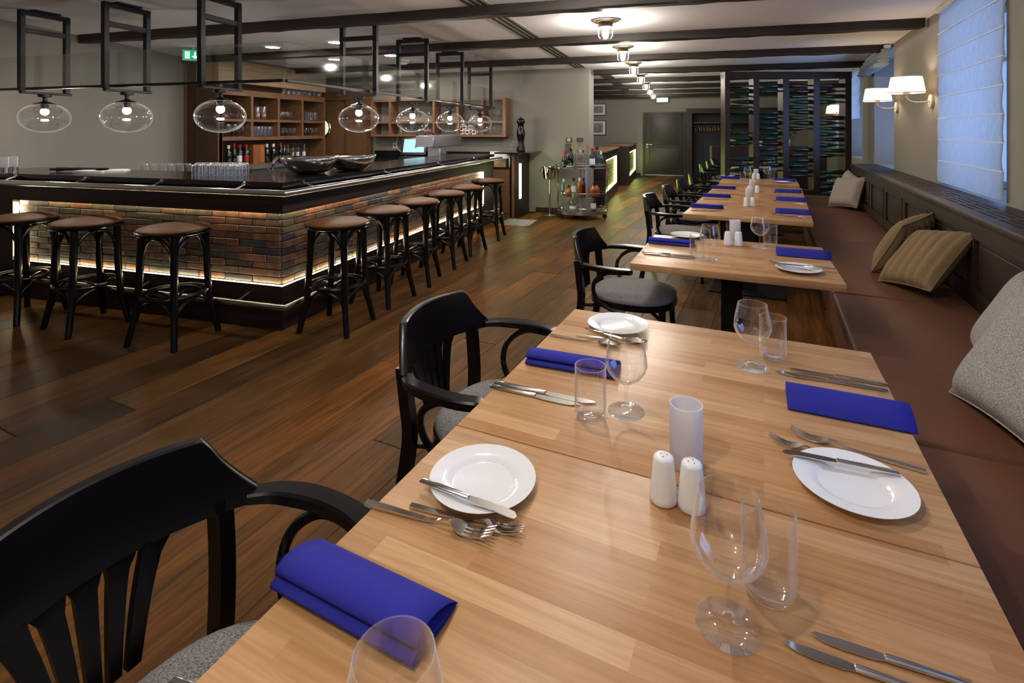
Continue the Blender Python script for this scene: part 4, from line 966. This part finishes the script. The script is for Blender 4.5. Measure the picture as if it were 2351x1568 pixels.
COLS = [(1670.5,1724,[240,300,360,425,485,545,785,850,905,1090,1150,1210]),(1737,1791,[240,300,550,605,668,730,790,850,910,975,1035,1095,1155,1220]),
        (1805,1861,[235,300,360,425,485,545,610,670,735,980,1040,1105,1165,1230,1285]),(1875,1933,[235,300,360,425,610,670,735,800,860,925,990,1045,1240,1300,1370,1425,1490])]
for ci, (a, b, ys_) in enumerate(COLS):
    for i, y in enumerate(ys_):
        g = [M_GREENG, M_BROWNG, M_GREENG, M_TEALG][random.randint(0,3)]
        cn = {'green_bottle_glass':'green','brown_bottle_glass':'brown','teal_bottle_glass':'teal'}[g.name]
        flip = (i+ci) % 2; w_ = rt(b)-rt(a); ln = .398; s_ = (w_+.02)/ln
        t0 = rt(a)-.01 if not flip else rt(b)+.01
        loc = (ro[0]+t0*CY, ro[1]+t0*SY, rh(150+y/5.057))
        o = thing('rack_bottle', '%s glass bottle lying in the rack, %s column, %s from the top' % (cn, ['leftmost','second','third','rightmost'][ci], ORD[i]), 'bottle', loc, YAW+(math.pi if flip else 0), 'bottles lying in the rack')
        o.scale = (s_,1,1)
        for nm, d in (('glass_body',RBM[g.name]),('capsule',CAPD)):
            x = bpy.data.objects.new(nm, d); COL.objects.link(x); x.parent = o
# ------------------------------------------------------------------ tables and chairs
T_ROT = R(-8.3)
def table(lab, cx, cy, rz, w_, d_):
    o = thing('dining_table', lab, 'table', (cx,cy,0), rz, 'oak dining tables')
    MB().rbox(-w_/2+.0006,w_/2-.0006,-d_/2+.0006,d_/2-.0006,.712,.75,.0025,2).build('table_top', M_OAK, o)
    MB().rbox(-.06,.06,-.06,.06,.02,.69,.006,1).build('column', M_METAL, o)
    MB().rbox(-.32,.32,-.22,.22,0,.02,.004,1).build('foot_plate', M_METAL, o)
    MB().rbox(-.28,.28,-.2,.2,.69,.712,.004,1).build('top_plate', M_METAL, o)
    return o
table('oak table nearest the camera, cut by the picture edge', -.072, .693, T_ROT, 1.045, .966)
table('oak table joined behind the nearest one at the seam', .068, 1.651, T_ROT, 1.045, .966)
table('separate oak table with grey-seated chair in the middle distance', .366, 3.432, R(-7.2), 1.05, .90)
for i, (x, y) in enumerate([(.714,5.392),(.889,6.336),(1.064,7.28)]):
    table(['front','middle','rear'][i]+' oak table of the long joined row of three', x, y, R(-10.5), 1.03, .96)
table('last oak table before the bottle rack', 1.28, 8.56, R(-9), 1.03, .86)
table('oak table behind the bottle rack', 1.75, 11.6, R(-9), 1.05, .95)

def mk_chair():
    o = thing('armchair', '', 'chair', group='bentwood armchairs along the tables')
    bx = lambda y: -.365+1.25*y*y
    # backrest: thick curved band with clipped corners and a fanned splat below
    def band(prof_top, prof_bot, y0, y1, n, th, name):
        vs, fs = [], []
        for i in range(n+1):
            y = y0+(y1-y0)*i/n; x = bx(y); dx = 2*1.25*y; L_ = math.hypot(1,dx); nx, ny = 1/L_, -dx/L_
            zt, zb = prof_top(y), prof_bot(y)
            for (s, z) in ((.5,zb),(.5,zt-.004),(.35,zt),(-.35,zt),(-.5,zt-.004),(-.5,zb)):
                lean = -.10*(z-.66)
                vs.append((x+nx*th*s+lean, y+ny*th*s, z))
        for i in range(n):
            for k in range(6):
                l = (k+1) % 6; fs.append((i*6+k, i*6+l, (i+1)*6+l, (i+1)*6+k))
        fs += [tuple(range(6)), tuple(n*6+k for k in range(6))]
        return MB().add(vs, fs).build(name, M_BLACK, o)
    def top(y):
        a = abs(y)
        if a < .215: return .825-.10*a*a
        t = (a-.215)/.08; return .820-.135*t**.75
    def bot(y):
        a = abs(y); return .655 if a > .165 else .655-.0*a
    band(top, bot, -.295, .295, 40, .026, 'crest')
    # fanned splat: seven slats that close up towards the seat
    for i in range(5):
        c = (i-2)/2
        yt, yb = c*.125, c*.062
        wt_, wb_ = .0210, .0108
        vs, fs = [], []; n = 6
        for k in range(n+1):
            t = k/n; z = .66-(.66-.455)*t; e = t**.7
            y = yt+(yb-yt)*e; hw = wt_+(wb_-wt_)*e; xx = bx(y)+.02*t-.10*(z-.66)
            if abs(c) == 1: hw *= 1.15
            if k == 0: hw = .0312
            vs += [(xx+.008,y-hw,z),(xx+.008,y+hw,z),(xx-.008,y+hw,z),(xx-.008,y-hw,z)]
        for k in range(n):
            for q_ in range(4):
                r_ = (q_+1) % 4; fs.append((k*4+q_, k*4+r_, (k+1)*4+r_, (k+1)*4+q_))
        fs += [(0,1,2,3), tuple(n*4+q_ for q_ in range(4))]
        MB().add(vs, fs).build('splat_slat', M_BLACK, o)
    # seat
    def so(k, n=40): return [(.265*k*math.copysign(abs(math.cos(2*math.pi*i/n))**.8, math.cos(2*math.pi*i/n)), .265*k*math.copysign(abs(math.sin(2*math.pi*i/n))**.8, math.sin(2*math.pi*i/n))) for i in range(n)]
    MB().prism(so(1.0),.415,.452).build('seat_frame', M_BLACK, o)
    vs, fs = [], []; n = 40; rings = [(.97,.452),(.985,.463),(.96,.476),(.88,.486),(.7,.494),(.4,.499)]
    for k, z in rings: vs += [(p[0],p[1],z) for p in so(k)]
    for j in range(len(rings)-1):
        for i in range(n): fs.append((j*n+i, j*n+(i+1)%n, (j+1)*n+(i+1)%n, (j+1)*n+i))
    vs.append((0,0,.501)); e0 = (len(rings)-1)*n
    fs += [(e0+i, e0+(i+1)%n, len(vs)-1) for i in range(n)]
    MB().add(vs, fs).build('seat_pad', M_TWEED, o, ang=1.2)
    for s in (-1,1):
        # rear leg and upright in one bent piece
        p = bez([(-.36,s*.245,0),(-.315,s*.235,.22),(-.285,s*.225,.43),(-.292,s*.232,.56),(-.305,s*.235,.68)],5)
        MB().sweep(p, [(-.018,-.021),(.018,-.021),(.018,.021),(-.018,.021)], up=(1,0,0)).build('leg', M_BLACK, o)
        p = bez([(.205,s*.195,.43),(.212,s*.20,.25),(.225,s*.21,0)],5)
        MB().tube(p, [.022-.008*k/(len(p)-1) for k in range(len(p))], 10).build('leg', M_BLACK, o)
        # arm
        p = bez([(-.262,s*.275,.672),(-.21,s*.312,.672),(-.12,s*.335,.672),(-.02,s*.335,.670),(.055,s*.315,.668)],5)
        k_ = len(p); MB().sweep(p, [(-.026,-.014),(.026,-.014),(.026,.008),(.020,.014),(-.020,.014),(-.026,.008)], scale=[.75+.25*min(1,i/8) if i < k_-2 else (.92 if i == k_-2 else .6) for i in range(k_)]).build('arm', M_BLACK, o)
        # bent support under the arm
        p = bez([(-.0,s*.325,.655),(-.09,s*.33,.650),(-.165,s*.318,.60),(-.185,s*.30,.53),(-.155,s*.285,.46),(-.08,s*.275,.415),(.0,s*.262,.405)],5)
        MB().tube(p, .0125, 8).build('arm_support', M_BLACK, o)
    p = bez([(-.29,.21,.40),(-.1,.10,.385),(.05,0,.38),(-.1,-.10,.385),(-.29,-.21,.40)],5)
    MB().tube(p, .011, 8).build('stretcher', M_BLACK, o)
    p = bez([(.2,.19,.36),(.1,.08,.385),(-.02,0,.39),(.1,-.08,.385),(.2,-.19,.36)],5)
    MB().tube(p, .011, 8).build('stretcher', M_BLACK, o)
    return o
chair = Proto(mk_chair)
CH = [('black bentwood armchair nearest the camera, cut by the lower left corner', -.70,.665,-9),('black bentwood armchair at the joined table, grey seat half under it', -.545,1.83,-9),
      ('black bentwood armchair with full grey seat at the separate table', -.215,3.49,-8),('black armchair at the front table of the joined row', .13,5.72,-10),('black armchair at the middle table of the joined row', .31,6.72,-10),
      ('black armchair at the rear table of the joined row', .49,7.66,-10),('black armchair at the last table before the rack', .68,8.70,-9),
      ('black armchair behind the rack in front of the cloakroom, nearest one', .98,11.35,-9),('black armchair behind the rack in front of the cloakroom, middle one', 1.18,12.5,-9),('black armchair behind the rack in front of the cloakroom, farthest one', 1.36,13.6,-9)]
for lab, x, y, r in CH: chair(lab, (x,y,0), R(r))
# ------------------------------------------------------------------ table ware
HT = .7503
def shell(loop, L_, name, mtl, o):
    n = len(loop); vs = []; K = 6
    for k in range(K+1):
        x = -L_/2+L_*k/K
        vs += [(x,a,b) for a,b in loop]
    fs = [(k*n+i, k*n+i+1, (k+1)*n+i+1, (k+1)*n+i) for k in range(K) for i in range(n-1)]
    ob = MB().add(vs, fs).build(name, mtl, o, ang=1.0)
    m = ob.modifiers.new('thickness','SOLIDIFY'); m.thickness = .0012; m.offset = -1
    return ob
def sm(p, n=4): return [(v.x, v.y) for v in bez([(a,b,0) for a,b in p], n)]
def mk_nap():
    o = thing('napkin', '', 'napkin', group='folded blue napkins at the place settings')
    shell(sm([(.058,.004),(.035,.022),(.0,.036),(-.028,.039),(-.046,.033),(-.050,.024),(-.040,.018),(-.01,.013),(.03,.007),(.057,.0035)]), .285, 'upper_fold', M_NAP, o)
    shell(sm([(.05,.0035),(.0,.0115),(-.035,.0165),(-.052,.0165),(-.060,.010),(-.054,.003),(-.03,.0018),(.052,.0015)]), .285, 'lower_fold', M_NAP, o)
    return o
napkin = Proto(mk_nap)
def knife_parts(o, L_, butter=False):
    s = Matrix.Scale(L_, 4)
    MB().rbox(0,.52,-.031,.031,.004,.030,.010,2,s).build('handle', M_CUT, o)
    if butter: pts = [(.52,-.022),(.60,-.03),(.80,-.028),(.93,-.040),(.99,-.034),(1.0,-.01),(.96,.022),(.85,.030),(.60,.028),(.52,.022)]
    else: pts = [(.52,-.020),(.60,-.032),(.80,-.034),(.92,-.022),(1.0,.010),(.96,.026),(.80,.030),(.60,.028),(.52,.022)]
    MB().prism([(a_,b_*1.35) for a_,b_ in pts],.008,.016,s).build('blade', M_CUT, o)
def fork_parts(o, L_):
    s = Matrix.Scale(L_, 4)
    def zz(x): return .014+.040*math.exp(-((x-.66)/.09)**2)+.055*max(0,(x-.80)/.2)**2
    p = [(x/20, 0, zz(x/20)) for x in range(0,15)]
    MB().sweep(p, [(-.024,-.010),(.024,-.010),(.024,.010),(-.024,.010)], scale=[1,1,1,.98,.95,.92,.88,.84,.78,.72,.62,.5,.42,.42,.5], M=s).build('handle', M_CUT, o)
    vs, fs = [], []; xs = [.68,.71,.75,.79]; hw = [.012,.04,.056,.056]
    for x, w_ in zip(xs, hw): vs += [(x,-w_,zz(x)+.006),(x,w_,zz(x)+.006),(x,w_,zz(x)-.004),(x,-w_,zz(x)-.004)]
    for k in range(3):
        for q_ in range(4): fs.append((k*4+q_, k*4+(q_+1)%4, (k+1)*4+(q_+1)%4, (k+1)*4+q_))
    fs += [(0,1,2,3),(12,13,14,15)]
    m = MB().add(vs, fs, s)
    for y in (-.046,-.0155,.0155,.046):
        m.sweep([(x,y*(1-.10*(x-.78)/.22),zz(x)+.001) for x in (.78,.84,.90,.95,1.0)], [(-.0085,-.005),(.0085,-.005),(.0085,.005),(-.0085,.005)], scale=[1,1,.9,.8,.45], M=s)
    m.build('tines', M_CUT, o)
def spoon_parts(o, L_):
    s = Matrix.Scale(L_, 4)
    p = [(x/20, 0, .014+.035*math.exp(-((x/20-.68)/.09)**2)) for x in range(0,15)]
    MB().sweep(p, [(-.024,-.010),(.024,-.010),(.024,.010),(-.024,.010)], scale=[1,1,1,.98,.95,.92,.88,.84,.78,.72,.62,.5,.42,.42,.42], M=s).build('handle', M_CUT, o)
    vs, fs = [], []; n = 20
    for j in range(5):
        t = j/4
        for i in range(n): a = 2*math.pi*i/n; vs.append((.84+.16*math.cos(a)*math.sin(t*math.pi/2), .085*math.sin(a)*math.sin(t*math.pi/2)*(1-.15*math.cos(a)), .040-.034*math.cos(t*math.pi/2)))
    for j in range(4):
        for i in range(n): fs.append((j*n+i, j*n+(i+1)%n, (j+1)*n+(i+1)%n, (j+1)*n+i))
    MB().add(vs, fs, s).build('bowl', M_CUT, o, ang=1.2)
def cut(kind, lab, p0, p1, dz=0.0, flip=False):
    h0 = .75+dz; a = on(*p0, h0); b = on(*p1, h0); L_ = math.hypot(b[0]-a[0], b[1]-a[1])
    nm, cat = {'k':('knife','knife'),'b':('butter_knife','knife'),'f':('fork','fork'),'s':('spoon','spoon')}[kind]
    o = thing(nm, lab, cat, (a[0],a[1],HT+dz), math.atan2(b[1]-a[1], b[0]-a[0]), 'cutlery on the tables')
    {'k':lambda: knife_parts(o,L_), 'b':lambda: knife_parts(o,L_,True), 'f':lambda: fork_parts(o,L_), 's':lambda: spoon_parts(o,L_)}[kind]()
    if flip: o.scale = (1,-1,1)
    return o
def P3(u, v, dz=0.0): return on(u,v,.75)+(HT+dz,)
G = 'glasses on the dining tables'
TA, TB, TC, TE = 'nearest table', 'joined second table', 'separate middle table', 'last table before the rack'
# nearest table
plate('white side plate on the left of the nearest table, knife across it', P3(1108,1112), 0, 'side plates')
cut('b','butter knife across the left plate of the nearest table',(966,1106),(1188,1188),.020)
cut('f','long fork beside the left napkin of the nearest table',(840,1158),(1135,1242))
cut('f','shorter fork next to the left plate of the nearest table',(942,1164),(1202,1232))
napkin('large folded blue napkin at the left edge of the nearest table', (-.470,.742,HT), R(-10), 'folded napkins')
cut('k','knife at the lower left edge of the nearest table, only its end in view',(392,1566),(640,1660))
wine('wine glass cut by the bottom of the picture in front of the big napkin', (-.277,.496,HT), 0, G)
wine('largest wine glass, standing right of the shakers on the nearest table', P3(1672,1435), 0, G)
tumbler('tumbler right behind the largest wine glass', P3(1764,1362), 0, G)
cut('k','knife at the lower right corner, farther one of the pair',(2235,1580),(1860,1460),0,True)
cut('k','knife at the lower right corner, nearer one of the pair',(2160,1608),(1797,1480),0,True)
shaker('white shaker with several holes, left one of the near pair', P3(1523,1148), R(20), 'shakers on the tables')
shaker('white shaker right one of the near pair', P3(1588,1165), R(70), 'shakers on the tables')
candle('frosted glass candle tube behind the near shakers', P3(1575,1068), 0, 'frosted candle tubes')
plate('white side plate on the right of the joined tables, knife across it', P3(1958,1122), 0, 'side plates')
cut('b','butter knife across the right plate of the joined tables',(2064,1090),(1795,1037),.020,True)
cut('f','fork beside the right plate with its handle free on the oak',(2126,1087),(1815,996),0,True)
cut('f','fork half hidden under the right plate of the joined tables',(2030,1092),(1766,1010),0,True)
# joined second table
napkin('flat-sloped blue napkin on the right of the joined second table', (.455,1.602,HT), R(172), 'folded napkins')
cut('k','knife above the right napkin of the joined second table, farther one',(2037,886),(1810,849),0,True)
cut('k','knife above the right napkin of the joined second table, nearer one',(2038,899),(1780,856),0,True)
wine('wine glass by the far right edge of the joined second table', P3(1727,842), 0, G)
tumbler('tumbler beside the wine glass by the far right edge', P3(1774,821), 0, G)
plate('white side plate at the far left corner of the joined second table', P3(1418,752), 0, 'side plates')
cut('b','butter knife on the far left plate of the joined second table',(1343,755),(1428,778),.020)
cut('s','spoon left of the far left plate on the joined second table, nearer one',(1263,771),(1425,797))
cut('s','spoon beside the far left plate on the joined second table, farther one',(1323,772),(1487,790))
na, nb = on(1199,834,.75), on(1398,868,.75)
napkin('folded blue napkin at the left edge of the joined second table', ((na[0]+nb[0])/2+.02,(na[1]+nb[1])/2+.045,HT), math.atan2(nb[1]-na[1],nb[0]-na[0]), 'folded napkins')
cut('k','knife at the left edge of the joined second table, farther one',(1136,882),(1368,930))
cut('k','knife at the left edge of the joined second table, nearer one',(1126,889),(1332,934))
tumbler('tumbler at the left of the joined second table', P3(1355,957), 0, G)
wine('wine glass beside the left napkin of the joined second table', P3(1437,944), 0, G)
# separate middle table
plate('white plate at the far left of the separate table', P3(1577,544), 0, 'side plates')
napkin('folded blue napkin at the left of the separate table', P3(1541,560), R(-8), 'folded napkins')
cut('k','knife at the left edge of the separate table',(1474,580),(1602,591))
cut('k','second knife at the left edge of the separate table',(1478,583.5),(1598,595.5))
tumbler('tumbler at the left of the separate table', P3(1600,592), 0, G)
wine('wine glass left of the shakers on the separate table', P3(1629,595), 0, G)
shaker('white shaker on the separate table, left one', P3(1671,563), 0, 'shakers on the tables')
shaker('white shaker on the separate table, right one', P3(1695,564), 1, 'shakers on the tables')
candle('frosted glass candle tube on the separate table', P3(1687,552), 0, 'frosted candle tubes')
wine('wine glass right of the shakers on the separate table', P3(1744,568), 0, G)
tumbler('tumbler at the right of the separate table', P3(1768,564), 0, G)
napkin('folded blue napkin at the right of the separate table', P3(1843,588), R(172), 'folded napkins')
plate('white plate at the near right of the separate table', P3(1832,622), 0, 'side plates')
cut('b','butter knife on the right plate of the separate table',(1919,620),(1780,606),.020,True)
cut('f','fork under the butter knife on the separate table',(1880,628),(1764,603),0,True)
# long row
RW = ['front','middle','rear']
NL = [(1623,477),(1645,452),(1660.5,433)]; NR = [(1820,490),(1815,461),(1809,442)]
for i in range(3):
    napkin('folded blue napkin at the left of the %s table in the joined row' % RW[i], P3(*NL[i]), R(-11), 'folded napkins')
    napkin('folded blue napkin at the right of the %s table in the joined row' % RW[i], P3(*NR[i]), R(169), 'folded napkins')
    k = [1,.84,.72][i]; (u,v) = NL[i]
    cut('k','knife left on the %s table in the joined row' % RW[i], (u-38*k,v+7*k), (u+35*k,v+8.5*k))
    cut('f','fork poking past the left napkin on the %s table in the joined row' % RW[i], (u+5*k,v-5*k), (u+50*k,v-7*k))
    (u,v) = NR[i]
    cut('k','knife right on the %s table in the joined row' % RW[i], (u+40*k,v+11*k), (u-33*k,v+5*k), 0, True)
    cut('f','fork right on the %s table in the joined row' % RW[i], (u+20*k,v+12*k), (u-52*k,v+2*k), 0, True)
for lab, u, v in (('front',1719,461),('middle',1727,437.5)):
    candle('frosted glass candle tube on the %s table in the joined row' % lab, P3(u,v), 0, 'frosted candle tubes')
for lab, us, v in (('front',(1713,1728),474),('middle',(1720,1738),443.5)):
    for s, u in zip(('left','right'), us): shaker('white shaker on the %s table in the joined row, %s one' % (lab,s), P3(u,v), 0, 'shakers on the tables')
# last table
napkin('folded blue napkin at the left of the last table before the rack', P3(1677,410), R(-9), 'folded napkins')
napkin('folded blue napkin at the right of the last table before the rack', P3(1802,416), R(171), 'folded napkins')
plate('white plate at the left of the last table before the rack', P3(1652+18,405.5), 0, 'side plates')
plate('white plate at the right of the last table before the rack', P3(1796,419.5), 0, 'side plates')
tumbler('tumbler at the left of the last table before the rack', P3(1705,415), 0, G); wine('wine glass at the left of the last table before the rack', P3(1716,414), 0, G)
wine('wine glass at the right of the last table before the rack', P3(1761,411.5), 0, G); tumbler('tumbler at the right of the last table before the rack', P3(1771,411), 0, G)
shaker('white shaker on the last table before the rack, left one', P3(1730,411), 0, 'shakers on the tables'); shaker('white shaker on the last table before the rack, right one', P3(1740,411.5), 0, 'shakers on the tables')
candle('frosted glass candle tube on the last table before the rack', P3(1735,408), 0, 'frosted candle tubes')
# table behind the rack
napkin('folded blue napkin on the left of the table behind the rack', (1.5,11.5,HT), R(-9), 'folded napkins'); napkin('folded blue napkin on the right of the table behind the rack', (2.05,11.55,HT), R(171), 'folded napkins')
for i, (x, y) in enumerate([(1.5,11.75),(1.62,11.8),(1.9,11.75),(2.02,11.82)]): wine('wine glass on the table behind the rack, %s from the left' % ORD[i], (x,y,HT), 0, G)
# ------------------------------------------------------------------ bench along the window wall
be = thing('leather_bench', 'long brown leather bench with dark panelled back and slotted sill', 'bench', (W0[0],W0[1],0), WROT)
SE = [-7.4,-5.62,-3.83,-2.04,-.16,1.63,3.40,3.78]
for a, b in zip(SE, SE[1:]):
    MB().rbox(-1.06,-.335,a+.003,b-.003,.375,.462,.022,4).build('seat_cushion', M_BENCH, be)
MB().box(-1.0,-.05,-7.4,3.78,.0,.374).build('base', M_BENCH, be, smooth=False)
MB().box(-.325,-.001,-7.4,3.45,.375,.955).build('back_carcass', M_DARK, be, smooth=False)
MB().rbox(-.345,-.0005,-7.4,3.46,.955,1.0,.004,2).build('sill', M_DARK, be)
MB().box(-.34,-.3255,-7.4,3.45,.455,.545).build('lower_rail', M_DARK, be, smooth=False)
MB().box(-.34,-.3255,-7.4,3.45,.885,.954).build('upper_rail', M_DARK, be, smooth=False)
st = [-.16+.895*k for k in range(-8,5)]
for s in st: MB().rbox(-.341,-.3256,s-.06,s+.06,.545,.885,.003,1).build('stile', M_DARK, be)
for a, b in zip(st, st[1:]):
    m = MB(); y0, y1, z0, z1 = a+.06, b-.06, .545, .885
    for p0, p1, q0, q1 in ((y0,y1,z0,z0+.02),(y0,y1,z1-.02,z1),(y0,y0+.02,z0+.02,z1-.02),(y1-.02,y1,z0+.02,z1-.02)): m.box(-.347,-.3257,p0,p1,q0,q1)
    m.build('panel_moulding', M_DARK, be, smooth=False)
    MB().rbox(-.334,-.3258,y0+.05,y1-.05,z0+.05,z1-.05,.004,1).build('panel', M_DARK, be)
s = -4.6
while s < 3.2:
    for i in range(4):
        MB().box(-.27+i*.045,-.27+i*.045+.020,s+.02*i,s+.02*i+.30,1.0003,1.0012).build('vent_slot', M_SLOT, be, smooth=False)
    s += .36
# cushions
def pillow(lab, sc, xb, lean, w_, h_, mtl, yaw=0, roll=0, T=.085, ribs=0, grp=None):
    n = 36 if ribs else 20; vs, fs = [], []
    def pt(i, j, sg):
        a, b = -1+2*i/n, -1+2*j/n
        t = T*((1-a**4)*(1-b**4))**.55
        pin = 1-.07*(1-abs(a)**2)*(abs(b)**3); pin2 = 1-.07*(1-abs(b)**2)*(abs(a)**3)
        if ribs: t *= .70+.30*abs(math.cos(a*ribs*math.pi/2))**.6
        t *= 1+.06*math.sin(3*a+2*b)
        return (a*w_/2*pin2, b*h_/2*pin, sg*t)
    for sg in (1,-1):
        for j in range(n+1):
            for i in range(n+1): vs.append(pt(i,j,sg))
    K = (n+1)**2
    for j in range(n):
        for i in range(n):
            a = j*(n+1)+i; fs.append((a,a+1,a+n+2,a+n+1)); fs.append((K+a,K+a+n+1,K+a+n+2,K+a+1))
    for i in range(n):
        fs += [(i+1,i,K+i,K+i+1),(n*(n+1)+i,n*(n+1)+i+1,K+n*(n+1)+i+1,K+n*(n+1)+i),(i*(n+1),(i+1)*(n+1),K+(i+1)*(n+1),K+i*(n+1)),((i+1)*(n+1)+n,i*(n+1)+n,K+i*(n+1)+n,K+(i+1)*(n+1)+n)]
    # stand the pad on its lower edge and lean it back towards the wall
    Mx = Matrix(((0,math.sin(lean),-math.cos(lean),0),(-1,0,0,0),(0,math.cos(lean),math.sin(lean),0),(0,0,0,1)))
    M_ = Mx @ Matrix.Rotation(roll,4,'Z')
    o = thing('cushion', lab, 'cushion', wallpt(xb,sc,.0), WROT+yaw, grp)
    b = MB().add(vs, fs, M_)
    zmin = min(v[2] for v in b.v); b.v = [(v[0], v[1], v[2]-zmin+.4635) for v in b.v]
    x = b.build('pad', mtl, o, ang=2.0); sbd = x.modifiers.new('smooth','SUBSURF'); sbd.levels = sbd.render_levels = 1
    seam = []
    for k in range(n): seam.append((k,0))
    for k in range(n): seam.append((n,k))
    for k in range(n): seam.append((n-k,n))
    for k in range(n): seam.append((0,n-k))
    path = []
    for i, j in seam:
        p = pt(i,j,0); v = M_ @ Vector((p[0]*1.004,p[1]*1.004,0)); path.append((v.x,v.y,v.z-zmin+.4635))
    MB().tube(path, .004, 5, True).build('seam', mtl, o)
    return o
pillow('big grey melange cushion at the right picture edge, front one', -3.62,-.60,R(33),.62,.50,M_CUSHG,R(4),R(8))
pillow('grey melange cushion at the right picture edge, behind the other', -3.14,-.50,R(26),.56,.45,M_CUSHG,R(-6),R(-4))
pillow('tan ribbed cushion leaning on the bench back, front one', -1.79,-.53,R(40),.54,.46,M_CUSHT,R(12),R(12),.085,6)
pillow('tan ribbed cushion leaning behind the other tan one', -1.25,-.54,R(30),.50,.44,M_CUSHT,R(-30),R(-8),.085,6)
pillow('pale grey cushion at the far end of the bench, front one', 2.25,-.52,R(22),.52,.42,M_CUSHL,R(30),R(6))
pillow('pale grey cushion at the far end of the bench, rear one', 2.62,-.46,R(14),.48,.42,M_CUSHL,R(12),R(-10))
# ------------------------------------------------------------------ roman blinds
def blind(lab, s0, s1, z0, z1, x, n, bulge):
    o = thing('roman_blind', lab, 'blind', wallpt(0,0,0), WROT, 'roman blinds in the windows')
    dz = (z1-z0)/n
    for k in range(n):
        a, b = z0+k*dz, z0+(k+1)*dz; vs, fs = [], []; U, V = 10, 8; rng = random.Random(k)
        ph = rng.uniform(0,6)
        for j in range(V+1):
            t = j/V
            for i in range(U+1):
                r = i/U; bx_ = bulge*math.sin(math.pi*(1-t)**1.4)*(1+.3*math.sin(5*r+ph))
                vs.append((x-bx_-.003*math.sin(9*r+ph)+.0012*k, s0+(s1-s0)*r+.008*math.sin(k*2.1+ph)*(1 if r > .5 else -1)*(1-t), a+(b-a)*t-.0*r))
        for j in range(V):
            for i in range(U): q0 = j*(U+1)+i; fs.append((q0,q0+1,q0+U+2,q0+U+1))
        MB().add(vs, fs).build('fabric_fold', M_BLIND, o, ang=1.5)
        MB().box(x-.004,x+.002,s0,s1,b-.0035,b+.0035).build('batten_seam', M_PAPER, o, smooth=False)
    MB().box(x-.02,x+.04,s0,s1,z1,z1+.04).build('head_rail', M_WHITE, o, smooth=False)
blind('tall white roman blind fully lowered at the right picture edge', -1.42,.125,1.03,2.585,-.03,8,.007)
def bundle(lab, s0, s1, x):
    o = thing('roman_blind', lab, 'blind', wallpt(0,0,0), WROT, 'roman blinds in the windows')
    for k in range(5):
        z = 2.55-.045*k; sec = [(.055*math.cos(2*math.pi*i/12)*(1+.12*k), .024*math.sin(2*math.pi*i/12)) for i in range(12)]
        MB().sweep([(x-.03-.012*k,s0,z),(x-.04-.012*k,(s0+s1)/2,z-.012),(x-.03-.012*k,s1,z)], sec).build('fabric_fold', M_BLIND, o)
    MB().box(x-.05,x+.02,s0,s1,2.575,2.615).build('head_rail', M_WHITE, o, smooth=False)
bundle('white roman blind drawn up in folds under the ceiling', 2.28,3.9,-.05)
blind('white roman blind half lowered beside the bottle rack', 4.95,6.39,1.72,2.585,-.03,4,.008)
# ------------------------------------------------------------------ plants behind the rack
lg = thing('planter_wall', 'low dark partition carrying plant pots behind the rack', 'partition', (2.3,14.2,0), R(5)); MB().rbox(-1.3,1.3,-.15,.15,0,1.12,.005,1).build('body', M_DARK, lg)
for i, (x, y) in enumerate([(1.45,14.14),(2.08,14.18),(2.70,14.22)]):
    o = thing('potted_plant', 'bushy dark plant in a cream pot behind the rack, %s from the left' % ORD[i], 'plant', (x,y,1.12), 0, 'potted plants on the partition')
    MB().lathe([(0,0),(.11,0),(.14,.16),(.13,.16),(.11,.13),(0,.13)],20).build('pot', M_POT, o)
    m = MB(); rng = random.Random(i)
    for k in range(130):
        th, ph, r = rng.uniform(0,6.28), rng.uniform(-.3,1.5), rng.uniform(.08,.26)
        c = Vector((r*math.cos(th)*math.cos(ph), r*math.sin(th)*math.cos(ph), .26+r*1.1*math.sin(ph)))
        Mr = Matrix.Translation(c) @ Matrix.Rotation(th,4,'Z') @ Matrix.Rotation(rng.uniform(-1,1),4,'Y')
        m.add([(0,0,0),(.035,.016,.01),(.08,0,.0),(.035,-.016,.01)], [(0,1,2,3)], Mr)
    f = m.build('foliage', M_PLANT, o, smooth=False); f['kind'] = 'stuff'
